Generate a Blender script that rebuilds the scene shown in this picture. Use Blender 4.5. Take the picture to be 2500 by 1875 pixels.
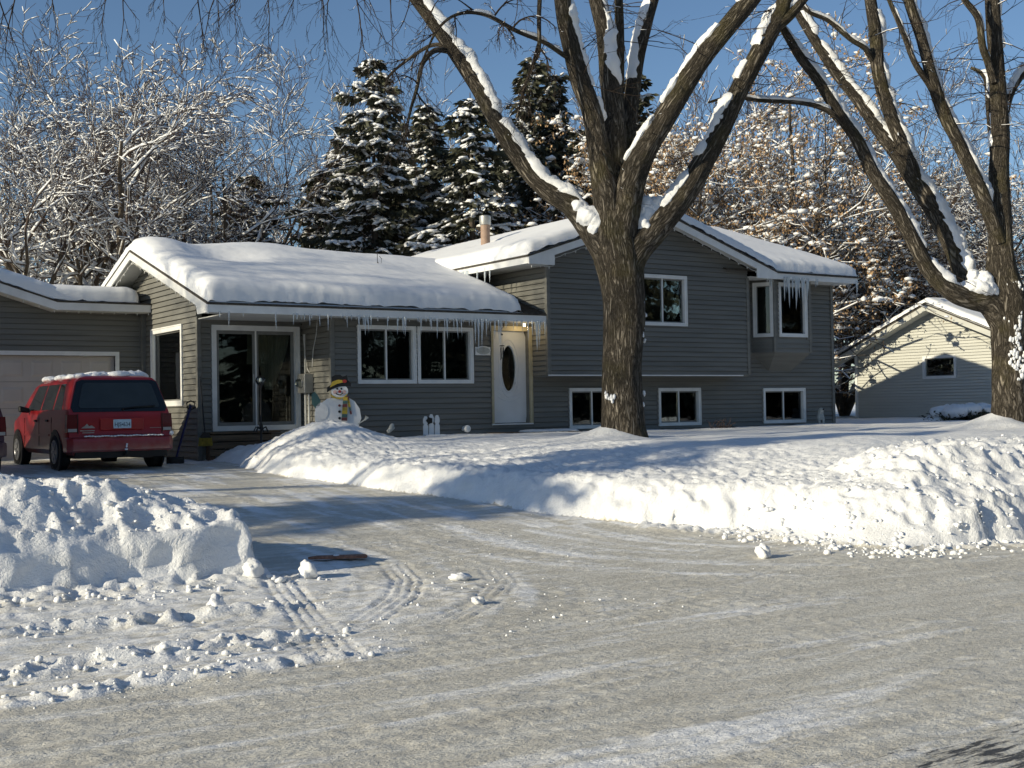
import bpy, math, random
import numpy as np
from mathutils import Vector, Matrix

for _o in list(bpy.data.objects):
    bpy.data.objects.remove(_o)
sc = bpy.context.scene
col = sc.collection
rnd = random.Random(7)
R_ = math.radians

# ------------------------------------------------------------------ camera
CAM = np.array([-14.918, -22.882, 1.60])
FPX, PITCH, ROLL, YAW = 3041.7, 1.1454, -0.9659, 34.047


def cam_axes():
    p, r, y = R_(PITCH), R_(ROLL), R_(YAW)
    fwd = np.array([math.sin(y), math.cos(y), 0.0])
    right = np.array([math.cos(y), -math.sin(y), 0.0])
    up = np.array([0, 0, 1.0])
    f2 = math.cos(p) * fwd + math.sin(p) * up
    u2 = -math.sin(p) * fwd + math.cos(p) * up
    r3 = math.cos(r) * right + math.sin(r) * u2
    u3 = -math.sin(r) * right + math.cos(r) * u2
    return r3, u3, f2


AX, AY, AZ = cam_axes()
cam_d = bpy.data.cameras.new('camera')
cam = bpy.data.objects.new('camera', cam_d)
col.objects.link(cam)
mw = Matrix.Identity(4)
for i in range(3):
    mw[i][0], mw[i][1], mw[i][2], mw[i][3] = AX[i], AY[i], -AZ[i], CAM[i]
cam.matrix_world = mw
cam_d.sensor_width = 36.0
cam_d.lens = FPX / 2500.0 * 36.0
cam_d.clip_start = 0.1
cam_d.clip_end = 3000.0
sc.camera = cam


def at(px, py, Z):
    """photo pixel + distance along the view axis -> point in the place"""
    return CAM + (AX * ((px - 1250) / FPX) - AY * ((py - 937.5) / FPX) + AZ) * Z


# ------------------------------------------------------------------ sky, sun, exposure
SUN_AZ_BEHIND, SUN_EL = 2.0, 20.0
a_, e_ = R_(SUN_AZ_BEHIND), R_(SUN_EL)
TO_SUN = Vector((-math.cos(a_) * math.cos(e_), math.sin(a_) * math.cos(e_), math.sin(e_)))
world = bpy.data.worlds.new('World')
sc.world = world
world.use_nodes = True
wn = world.node_tree.nodes
sky_n = wn.new('ShaderNodeTexSky')
sky_n.sky_type = 'NISHITA'
sky_n.sun_disc = False
sky_n.sun_elevation = e_
sky_n.sun_rotation = math.atan2(TO_SUN.x, TO_SUN.y)
sky_n.altitude = 300
sky_n.air_density = 1.0
sky_n.dust_density = 0.3
sky_n.ozone_density = 3.6
bg = wn['Background']
bg.inputs[1].default_value = 0.089
world.node_tree.links.new(sky_n.outputs[0], bg.inputs[0])
sun_d = bpy.data.lights.new('sun', 'SUN')
sun_d.energy = 4.3
sun_d.angle = R_(0.53)
sun_d.color = (1.0, 0.90, 0.68)
sun = bpy.data.objects.new('sun', sun_d)
col.objects.link(sun)
sun.rotation_euler = TO_SUN.to_track_quat('Z', 'Y').to_euler()
sun.location = (-40, 0, 30)
sc.view_settings.view_transform = 'Standard'
sc.view_settings.look = 'None'
sc.view_settings.exposure = 0.25
sc.view_settings.gamma = 1.0
sc.view_settings.use_curve_mapping = False
sc.render.engine = 'CYCLES'
sc.cycles.transparent_max_bounces = 12
sc.cycles.max_bounces = 5
sc.cycles.diffuse_bounces = 3
sc.cycles.glossy_bounces = 3


# ------------------------------------------------------------------ mesh helpers
def tag(o, label=None, cat=None, group=None, kind=None):
    if label: o['label'] = label
    if cat: o['category'] = cat
    if group: o['group'] = group
    if kind: o['kind'] = kind
    return o


def link(name, me, parent=None):
    o = bpy.data.objects.new(name, me)
    col.objects.link(o)
    if parent is not None:
        o.parent = parent
    return o


def thing(name, label, cat, loc=(0, 0, 0), rz=0.0, group=None):
    o = link(name, None)
    o.location = loc
    o.rotation_euler = (0, 0, rz)
    o.empty_display_size = 0.2
    return tag(o, label, cat, group)


def np_mesh(name, V, F, mats, smooth=False, uv=None, midx=None):
    V = np.asarray(V, dtype=np.float32).reshape(-1, 3)
    F = np.asarray(F, dtype=np.int32)
    n, k = F.shape
    me = bpy.data.meshes.new(name)
    me.vertices.add(len(V))
    me.vertices.foreach_set('co', V.ravel())
    me.loops.add(n * k)
    me.loops.foreach_set('vertex_index', F.ravel())
    me.polygons.add(n)
    me.polygons.foreach_set('loop_start', np.arange(0, n * k, k, dtype=np.int32))
    if smooth:
        me.polygons.foreach_set('use_smooth', np.ones(n, dtype=bool))
    if midx is not None:
        me.polygons.foreach_set('material_index', np.asarray(midx, dtype=np.int32))
    if uv is not None:
        l = me.uv_layers.new(name='UVMap')
        l.data.foreach_set('uv', np.asarray(uv, dtype=np.float32)[F.ravel()].ravel())
    me.update(calc_edges=True)
    for m in (mats if isinstance(mats, (list, tuple)) else [mats]):
        me.materials.append(m)
    return me


class MB:
    """collects primitive solids of one part"""
    def __init__(self):
        self.v, self.f, self.m = [], [], []

    def poly(self, verts, faces, mi=0):
        b = len(self.v)
        self.v += [tuple(map(float, p)) for p in verts]
        self.f += [tuple(b + i for i in f) for f in faces]
        self.m += [mi] * len(faces)

    def hexa(self, p, mi=0):      # p: 4 bottom, 4 top (same winding)
        self.poly(p, [(3, 2, 1, 0), (4, 5, 6, 7), (0, 1, 5, 4), (1, 2, 6, 5), (2, 3, 7, 6), (3, 0, 4, 7)], mi)

    def box(self, x0, x1, y0, y1, z0, z1, mi=0):
        self.hexa([(x0, y0, z0), (x1, y0, z0), (x1, y1, z0), (x0, y1, z0),
                   (x0, y0, z1), (x1, y0, z1), (x1, y1, z1), (x0, y1, z1)], mi)

    def wbox(self, fr, a0, a1, n0, n1, z0, z1, mi=0):   # wall frame: along, outward, up
        (ou, ov), (du, dv), (nu, nv) = fr
        q = []
        for z in (z0, z1):
            for a, n in ((a0, n1), (a1, n1), (a1, n0), (a0, n0)):
                q.append((ou + du * a + nu * n, ov + dv * a + nv * n, z))
        self.hexa(q, mi)

    def prism(self, pts, off, mi=0):   # polygon extruded by off
        n = len(pts)
        o = Vector(off)
        q = [Vector(p) for p in pts] + [Vector(p) + o for p in pts]
        fs = [tuple(range(n))[::-1], tuple(range(n, 2 * n))]
        for i in range(n):
            j = (i + 1) % n
            fs.append((i, j, n + j, n + i))
        self.poly(q, fs, mi)

    def tube(self, path, rad, k=8, mi=0, cap=True):
        path = [Vector(p) for p in path]
        n = len(path)
        rad = rad if isinstance(rad, (list, tuple)) else [rad] * n
        vs = []
        prev = None
        for i, p in enumerate(path):
            t = (path[min(i + 1, n - 1)] - path[max(i - 1, 0)]).normalized()
            ref = Vector((0, 0, 1)) if abs(t.z) < 0.95 else Vector((1, 0, 0))
            a = t.cross(ref).normalized()
            b = t.cross(a)
            for j in range(k):
                th = 2 * math.pi * j / k
                vs.append(p + (a * math.cos(th) + b * math.sin(th)) * rad[i])
        fs = []
        for i in range(n - 1):
            for j in range(k):
                j2 = (j + 1) % k
                fs.append((i * k + j, i * k + j2, (i + 1) * k + j2, (i + 1) * k + j))
        if cap:
            fs.append(tuple(range(k))[::-1])
            fs.append(tuple(range((n - 1) * k, n * k)))
        self.poly(vs, fs, mi)

    def lathe(self, prof, center, k=16, axis='z', mi=0):
        vs, fs = [], []
        c = Vector(center)
        for (r, h) in prof:
            for j in range(k):
                th = 2 * math.pi * j / k
                x, y = r * math.cos(th), r * math.sin(th)
                d = {'z': (x, y, h), 'x': (h, x, y), 'y': (x, h, y)}[axis]
                vs.append(c + Vector(d))
        for i in range(len(prof) - 1):
            for j in range(k):
                j2 = (j + 1) % k
                fs.append((i * k + j, i * k + j2, (i + 1) * k + j2, (i + 1) * k + j))
        fs.append(tuple(range(k))[::-1])
        fs.append(tuple(range((len(prof) - 1) * k, len(prof) * k)))
        self.poly(vs, fs, mi)

    def mesh(self, name, mats, smooth=None, bevel=0):
        me = bpy.data.meshes.new(name)
        me.from_pydata(self.v, [], self.f)
        for m in (mats if isinstance(mats, (list, tuple)) else [mats]):
            me.materials.append(m)
        me.polygons.foreach_set('material_index', np.array(self.m, dtype=np.int32))
        import bmesh
        bm = bmesh.new()
        bm.from_mesh(me)
        bmesh.ops.recalc_face_normals(bm, faces=bm.faces)
        if bevel:
            bmesh.ops.bevel(bm, geom=[e for e in bm.edges], offset=bevel, segments=1, affect='EDGES', clamp_overlap=True)
        bm.to_mesh(me)
        bm.free()
        if smooth is not None:
            me.polygons.foreach_set('use_smooth', np.ones(len(me.polygons), dtype=bool))
            me.set_sharp_from_angle(angle=R_(smooth))
        me.update()
        return me

    def build(self, name, mats, parent=None, smooth=None, bevel=0):
        return link(name, self.mesh(name, mats, smooth, bevel), parent)


# ------------------------------------------------------------------ noise
def _hash(ix, iy, seed):
    n = (ix.astype(np.int64) * 374761393 + iy.astype(np.int64) * 668265263 + seed * 974634777) & 0xffffffff
    n = ((n ^ (n >> 13)) * 1274126177) & 0xffffffff
    n = ((n ^ (n >> 16)) * 2246822519) & 0xffffffff
    return (n ^ (n >> 15)) & 0xffffffff


def perlin(x, y, seed=0):
    x0 = np.floor(x); y0 = np.floor(y)
    fx = x - x0; fy = y - y0
    u = fx * fx * fx * (fx * (fx * 6 - 15) + 10)
    v = fy * fy * fy * (fy * (fy * 6 - 15) + 10)

    def g(ix, iy, dx, dy):
        a = _hash(ix, iy, seed) * (2 * np.pi / 4294967296.0)
        return np.cos(a) * dx + np.sin(a) * dy
    n00 = g(x0, y0, fx, fy); n10 = g(x0 + 1, y0, fx - 1, fy)
    n01 = g(x0, y0 + 1, fx, fy - 1); n11 = g(x0 + 1, y0 + 1, fx - 1, fy - 1)
    a = n00 + u * (n10 - n00); b = n01 + u * (n11 - n01)
    return (a + v * (b - a)) * 1.4


def fbm(x, y, oct=4, seed=0, gain=0.5):
    s = 0; a = 1.0
    for i in range(oct):
        s = s + a * perlin(x * 2 ** i, y * 2 ** i, seed + i * 17)
        a *= gain
    return s


def billow(x, y, oct=3, seed=0, gain=0.5):
    s = 0; a = 1.0
    for i in range(oct):
        s = s + a * (1 - 2 * np.abs(perlin(x * 2 ** i, y * 2 ** i, seed + i * 17)))
        a *= gain
    return s


def worley(x, y, seed=0):
    x0 = np.floor(x); y0 = np.floor(y)
    d = np.full(x.shape, 9.0)
    for i in (-1, 0, 1):
        for j in (-1, 0, 1):
            hx = _hash(x0 + i, y0 + j, seed) / 4294967296.0
            hy = _hash(x0 + i, y0 + j, seed + 91) / 4294967296.0
            d = np.minimum(d, (x0 + i + hx - x) ** 2 + (y0 + j + hy - y) ** 2)
    return np.sqrt(d)


def sstep(a, b, x):
    t = np.clip((x - a) / (b - a), 0, 1)
    return t * t * (3 - 2 * t)


# ------------------------------------------------------------------ materials
class NT:
    def __init__(self, name):
        self.m = bpy.data.materials.new(name)
        self.m.use_nodes = True
        self.t = self.m.node_tree
        self.b = self.t.nodes['Principled BSDF']
        self.out = self.t.nodes['Material Output']

    def n(self, typ, **kw):
        nd = self.t.nodes.new(typ)
        for k, v in kw.items():
            setattr(nd, k, v)
        return nd

    def l(self, a, b):
        self.t.links.new(a, b)

    def coord(self, kind='Object', scale=(1, 1, 1), rot=(0, 0, 0)):
        if kind == 'World':
            src = self.n('ShaderNodeNewGeometry').outputs['Position']
        else:
            src = self.n('ShaderNodeTexCoord').outputs[kind]
        mp = self.n('ShaderNodeMapping')
        mp.inputs['Scale'].default_value = scale
        mp.inputs['Rotation'].default_value = rot
        self.l(src, mp.inputs[0])
        return mp.outputs[0]

    def noise(self, vec, scale, detail=3, rough=0.55, dist=0.0):
        nd = self.n('ShaderNodeTexNoise')
        nd.inputs['Scale'].default_value = scale
        nd.inputs['Detail'].default_value = detail
        nd.inputs['Roughness'].default_value = rough
        nd.inputs['Distortion'].default_value = dist
        self.l(vec, nd.inputs['Vector'])
        return nd.outputs['Fac']

    def ramp(self, fac, stops):
        nd = self.n('ShaderNodeValToRGB')
        e = nd.color_ramp.elements
        while len(e) < len(stops):
            e.new(0.5)
        for el, (p, c) in zip(e, stops):
            el.position = p
            el.color = (c[0], c[1], c[2], 1) if isinstance(c, (tuple, list)) else (c, c, c, 1)
        self.l(fac, nd.inputs[0])
        return nd.outputs[0]

    def mix(self, fac, a, b, blend='MIX'):
        nd = self.n('ShaderNodeMix', data_type='RGBA', blend_type=blend)
        for sock, v in ((nd.inputs[0], fac), (nd.inputs[6], a), (nd.inputs[7], b)):
            if isinstance(v, (int, float)):
                sock.default_value = v
            elif isinstance(v, (tuple, list)):
                sock.default_value = (v[0], v[1], v[2], 1)
            else:
                self.l(v, sock)
        return nd.outputs[2]

    def math(self, op, a, b=0.0):
        nd = self.n('ShaderNodeMath', operation=op)
        for sock, v in ((nd.inputs[0], a), (nd.inputs[1], b)):
            if isinstance(v, (int, float)):
                sock.default_value = v
            else:
                self.l(v, sock)
        return nd.outputs[0]

    def bump(self, h, strength, dist, prev=None):
        nd = self.n('ShaderNodeBump')
        nd.inputs['Strength'].default_value = strength
        nd.inputs['Distance'].default_value = dist
        self.l(h, nd.inputs['Height'])
        if prev is not None:
            self.l(prev, nd.inputs['Normal'])
        return nd.outputs['Normal']

    def set(self, color=None, rough=None, normal=None, spec=None, metal=None):
        b = self.b.inputs
        for sock, v in ((b['Base Color'], color), (b['Roughness'], rough), (b['Normal'], normal),
                        (b['Specular IOR Level'], spec), (b['Metallic'], metal)):
            if v is None:
                continue
            if isinstance(v, (int, float)):
                sock.default_value = v
            elif isinstance(v, (tuple, list)):
                sock.default_value = (v[0], v[1], v[2], 1)
            else:
                self.l(v, sock)
        return self.m


def plain(name, c, rough=0.6, var=0.12, scale=6.0, bump=0.0, spec=0.3, metal=0.0, stretch=(1, 1, 1)):
    t = NT(name)
    v = t.coord('Object', stretch)
    f = t.noise(v, scale, 4)
    lo = tuple(x * (1 - var) for x in c)
    hi = tuple(min(1, x * (1 + var)) for x in c)
    cc = t.ramp(f, [(0.3, lo), (0.7, hi)])
    nm = t.bump(t.noise(v, scale * 6, 3), bump, 0.01) if bump else None
    return t.set(cc, rough, nm, spec, metal)


def snow_mat(name, c=(0.85, 0.855, 0.86), bscale=14.0, bstr=0.5, bdist=0.03):
    t = NT(name)
    v = t.coord('World')
    cc = t.ramp(t.noise(v, 1.3, 4), [(0.25, tuple(x * 0.94 for x in c)), (0.7, c)])
    n1 = t.bump(t.noise(v, bscale, 4, 0.6), bstr, bdist)
    n2 = t.bump(t.noise(v, bscale * 7, 2, 0.6), bstr * 0.6, bdist * 0.18, n1)
    return t.set(cc, 0.55, n2, 0.25)


M = {}
M['snow'] = snow_mat('snow_soft')
M['roofsnow'] = snow_mat('snow_roof', bscale=3.0, bstr=0.25, bdist=0.04)
M['treesnow'] = snow_mat('snow_tree', bscale=20.0, bstr=0.5, bdist=0.02)


def ground_mat():
    t = NT('packed_snow')
    v = t.coord('World')
    vs = t.coord('World', (0.45, 2.6, 1.0))
    vf = t.coord('World', (1.0, 2.2, 1.0))
    at_f = t.n('ShaderNodeAttribute', attribute_name='fluff').outputs['Fac']
    at_d = t.n('ShaderNodeAttribute', attribute_name='bare').outputs['Fac']
    streak = t.noise(vs, 2.2, 6, 0.65, 0.4)
    fine = t.noise(vf, 22.0, 3, 0.7)
    packed = t.ramp(streak, [(0.28, (0.48, 0.448, 0.375)), (0.5, (0.62, 0.588, 0.505)), (0.70, (0.77, 0.75, 0.68))])
    packed = t.mix(t.ramp(fine, [(0.34, 0.0), (0.70, 1.0)]), t.mix(0.22, packed, (0.30, 0.275, 0.23)), t.mix(0.24, packed, (0.84, 0.83, 0.79)))
    white = t.ramp(t.noise(v, 3.0, 5), [(0.3, (0.80, 0.80, 0.79)), (0.65, (0.89, 0.89, 0.885))])
    fl = t.math('ADD', at_f, t.math('MULTIPLY', t.math('SUBTRACT', t.noise(vs, 5.0, 5, 0.7), 0.5), 1.5))
    cc = t.mix(t.ramp(fl, [(0.34, 0.0), (0.80, 1.0)]), packed, white)
    bare = t.math('ADD', at_d, t.math('MULTIPLY', t.math('SUBTRACT', t.noise(vs, 9.0, 5, 0.7), 0.5), 2.2))
    cc = t.mix(t.ramp(bare, [(0.62, 0.0), (0.85, 1.0)]), cc, (0.07, 0.07, 0.07))
    n1 = t.bump(t.noise(vf, 9.0, 5, 0.65), 0.6, 0.035)
    n2 = t.bump(fine, 0.7, 0.012, n1)
    n3 = t.bump(t.noise(v, 60.0, 2, 0.6), 0.6, 0.006, n2)
    return t.set(cc, 0.6, n3, 0.25)


M['ground'] = ground_mat()


def bark_mat(name, c1, c2, c3, us=26.0, vs=5.0):
    t = NT(name)
    v = t.coord('UV', (us, vs, 1))
    warp = t.noise(v, 0.6, 3, 0.6, 1.2)
    f = t.noise(v, 1.0, 6, 0.62, 0.8)
    h = t.math('ABSOLUTE', t.math('SUBTRACT', f, 0.5))
    hh = t.ramp(h, [(0.0, 0.0), (0.13, 1.0)])
    cc = t.ramp(hh, [(0.0, c1), (0.45, c2), (1.0, c3)])
    cc = t.mix(t.ramp(t.noise(t.coord('Object'), 1.6, 4), [(0.52, 0.0), (0.74, 0.5)]), cc, (0.15, 0.13, 0.05))
    n1 = t.bump(hh, 1.0, 0.05)
    n2 = t.bump(t.noise(v, 6.0, 3), 0.4, 0.008, n1)
    return t.set(cc, 0.9, n2, 0.1)


M['bark'] = bark_mat('bark_furrowed', (0.042, 0.036, 0.028), (0.135, 0.115, 0.09), (0.235, 0.205, 0.165), 19.0, 3.2)
M['bark2'] = plain('bark_far', (0.095, 0.078, 0.062), 0.9, 0.35, 8.0, 0.5, 0.1)
M['twig'] = plain('twig_dark', (0.045, 0.034, 0.027), 0.8, 0.3, 5.0, 0, 0.1)
M['twig2'] = plain('twig_far', (0.085, 0.064, 0.056), 0.85, 0.3, 3.0, 0, 0.1)
M['needle'] = plain('needles', (0.056, 0.058, 0.038), 0.7, 0.6, 1.2, 0, 0.2)
M['leaf'] = plain('dead_leaf', (0.36, 0.235, 0.13), 0.75, 0.45, 2.5, 0, 0.15)
M['siding'] = plain('siding_grey', (0.168, 0.165, 0.148), 0.55, 0.17, 1.5, 0.12, 0.25, 0, (0.4, 0.4, 6))
M['cream'] = plain('siding_cream', (0.52, 0.52, 0.475), 0.55, 0.08, 1.5, 0.1, 0.25, 0, (0.4, 0.4, 6))
M['trim'] = plain('trim_white', (0.74, 0.74, 0.72), 0.45, 0.08, 3.0, 0.05, 0.35)
M['soffit'] = plain('soffit_white', (0.60, 0.60, 0.57), 0.6, 0.08, 3.0, 0.05, 0.25)
M['jamb'] = plain('door_jamb', (0.45, 0.40, 0.27), 0.6, 0.15, 4.0, 0.05, 0.3)
M['door'] = plain('door_paint', (0.66, 0.68, 0.69), 0.4, 0.05, 2.0, 0.02, 0.4)
M['gdoor'] = plain('garage_door_paint', (0.52, 0.47, 0.42), 0.5, 0.06, 2.0, 0.03, 0.3)
M['shingle'] = plain('shingle', (0.075, 0.066, 0.055), 0.9, 0.4, 14.0, 0.5, 0.15)
M['concrete'] = plain('concrete', (0.30, 0.29, 0.27), 0.85, 0.2, 8.0, 0.3, 0.2)
M['wood'] = plain('weathered_wood', (0.12, 0.085, 0.055), 0.8, 0.4, 3.0, 0.3, 0.2, 0, (0.6, 8, 8))
M['board'] = plain('red_board', (0.30, 0.15, 0.10), 0.8, 0.35, 3.0, 0.3, 0.2, 0, (8, 0.6, 8))
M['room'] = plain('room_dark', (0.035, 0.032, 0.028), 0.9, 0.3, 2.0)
M['curtain'] = plain('curtain', (0.30, 0.27, 0.20), 0.9, 0.15, 4.0)
M['black'] = plain('black_plastic', (0.012, 0.012, 0.013), 0.45, 0.2, 5.0)
M['metal'] = plain('galvanised', (0.42, 0.42, 0.40), 0.4, 0.15, 5.0, 0.05, 0.5, 0.6)
M['pipe'] = plain('flue_brown', (0.33, 0.23, 0.17), 0.6, 0.25, 5.0, 0.1, 0.3)
M['white'] = plain('white_paint', (0.76, 0.76, 0.75), 0.5, 0.06, 4.0, 0.05, 0.3)
M['stone'] = plain('statue_stone', (0.42, 0.43, 0.40), 0.85, 0.2, 10.0, 0.3, 0.2)
M['green'] = plain('mitten_green', (0.07, 0.14, 0.13), 0.7)
M['yellow'] = plain('yellow_paint', (0.50, 0.36, 0.05), 0.65)
M['red'] = plain('red_paint', (0.32, 0.035, 0.03), 0.6)
M['maroon'] = plain('maroon_paint', (0.16, 0.05, 0.05), 0.6)
M['pink'] = plain('pink_paint', (0.62, 0.42, 0.38), 0.6)
M['blue'] = plain('blue_plastic', (0.010, 0.013, 0.07), 0.5)
M['straw'] = plain('broom_straw', (0.36, 0.27, 0.05), 0.9, 0.3, 20.0)
M['rubber'] = plain('tyre_rubber', (0.018, 0.018, 0.018), 0.85, 0.2, 9.0, 0.2)
M['rim'] = plain('alloy_rim', (0.30, 0.30, 0.31), 0.35, 0.15, 6.0, 0, 0.5, 0.7)
M['lens'] = plain('tail_lens', (0.10, 0.008, 0.01), 0.15, 0.1, 6.0, 0, 0.6)
M['lensw'] = plain('reverse_lens', (0.34, 0.33, 0.32), 0.2, 0.1, 6.0, 0, 0.6)
M['plate'] = plain('plate_blue', (0.42, 0.56, 0.66), 0.4, 0.1, 8.0)
M['ink'] = plain('plate_ink', (0.01, 0.014, 0.03), 0.6, 0.1)
M['seat'] = plain('seat_cloth', (0.03, 0.03, 0.032), 0.9)


def car_paint(name, c):
    t = NT(name)
    v = t.coord('Object')
    cc = t.ramp(t.noise(v, 2.5, 5), [(0.35, tuple(x * 0.8 for x in c)), (0.65, c)])
    grime = t.n('ShaderNodeSeparateXYZ')
    t.l(t.n('ShaderNodeTexCoord').outputs['Object'], grime.inputs[0])
    g = t.math('MULTIPLY', t.ramp(grime.outputs[2], [(0.25, 1.0), (0.62, 0.0)]), t.ramp(t.noise(v, 5.0, 5), [(0.35, 0.2), (0.7, 0.8)]))
    cc = t.mix(g, cc, (0.22, 0.19, 0.17))
    m = t.set(cc, 0.32, None, 0.5)
    t.b.inputs['Coat Weight'].default_value = 0.35
    t.b.inputs['Coat Roughness'].default_value = 0.12
    return m


M['van_red'] = car_paint('van_red', (0.31, 0.010, 0.014))
M['suv_maroon'] = car_paint('suv_maroon', (0.07, 0.012, 0.016))


def glass_mat(name, tint, refl=1.0, clear=0.6):
    t = NT(name)
    t.t.nodes.remove(t.b)
    fr = t.n('ShaderNodeFresnel')
    fr.inputs[0].default_value = 1.5
    gl = t.n('ShaderNodeBsdfGlossy')
    gl.inputs['Roughness'].default_value = 0.02
    gl.inputs['Color'].default_value = (refl, refl, refl, 1)
    vv = t.coord('Object')
    nb = t.bump(t.noise(vv, 1.7, 2), 0.06, 0.05)
    t.l(nb, gl.inputs['Normal'])
    tr = t.n('ShaderNodeBsdfTransparent')
    tr.inputs['Color'].default_value = (*tint, 1)
    mx = t.n('ShaderNodeMixShader')
    t.l(fr.outputs[0], mx.inputs[0])
    t.l(tr.outputs[0], mx.inputs[1])
    t.l(gl.outputs[0], mx.inputs[2])
    t.l(mx.outputs[0], t.out.inputs['Surface'])
    return t.m


M['glass'] = glass_mat('window_glass', (0.72, 0.76, 0.74))
M['carglass'] = glass_mat('car_glass', (0.30, 0.36, 0.34))


def ice_mat():
    t = NT('ice')
    b = t.b
    b.inputs['Base Color'].default_value = (0.80, 0.85, 0.88, 1)
    b.inputs['Roughness'].default_value = 0.12
    b.inputs['Specular IOR Level'].default_value = 0.6
    tr = t.n('ShaderNodeBsdfTransparent')
    tr.inputs['Color'].default_value = (0.92, 0.95, 0.97, 1)
    mx = t.n('ShaderNodeMixShader')
    mx.inputs[0].default_value = 0.52
    t.l(tr.outputs[0], mx.inputs[1])
    t.l(b.outputs[0], mx.inputs[2])
    t.l(mx.outputs[0], t.out.inputs['Surface'])
    return t.m


M['ice'] = ice_mat()
tl = NT('lamp_glow')
tl.b.inputs['Emission Color'].default_value = (1.0, 0.85, 0.5, 1)
tl.b.inputs['Emission Strength'].default_value = 3.0
M['glow'] = tl.m

# ------------------------------------------------------------------ terrain
YARD = [(-5.98, 0.13), (-6.2, -1.24), (-6.59, -2.93), (-6.48, -3.7), (-6.31, -4.75), (-6.19, -5.78), (-6.09, -6.63),
        (-5.90, -7.30), (-5.72, -8.0), (-5.52, -8.79), (-5.30, -9.98), (-4.94, -10.8), (-4.59, -11.55), (-4.35, -12.0),
        (-4.15, -12.5), (-4.10, -13.4), (-3.6, -14.2), (-2.55, -14.45), (3, -14.3), (300, -13), (300, 300), (-5.98, 300)]
H0 = 1.28          # house datum (door sill) above the road


def poly_sd(x, y, poly):
    d = np.full(x.shape, 1e9)
    inside = np.zeros(x.shape, dtype=bool)
    n = len(poly)
    for i in range(n):
        x0, y0 = poly[i]
        x1, y1 = poly[(i + 1) % n]
        ex, ey = x1 - x0, y1 - y0
        t = np.clip(((x - x0) * ex + (y - y0) * ey) / (ex * ex + ey * ey), 0, 1)
        d = np.minimum(d, (x - x0 - t * ex) ** 2 + (y - y0 - t * ey) ** 2)
        if y0 != y1:
            c = ((y0 > y) != (y1 > y)) & (x < (x1 - x0) * (y - y0) / (y1 - y0) + x0)
            inside ^= c
    return np.where(inside, 1, -1) * np.sqrt(d)


MAPLE = (-0.95, -5.75)       # trunk of the big tree
MAPLE2 = (6.55, -8.35)       # tree at the right edge


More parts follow.
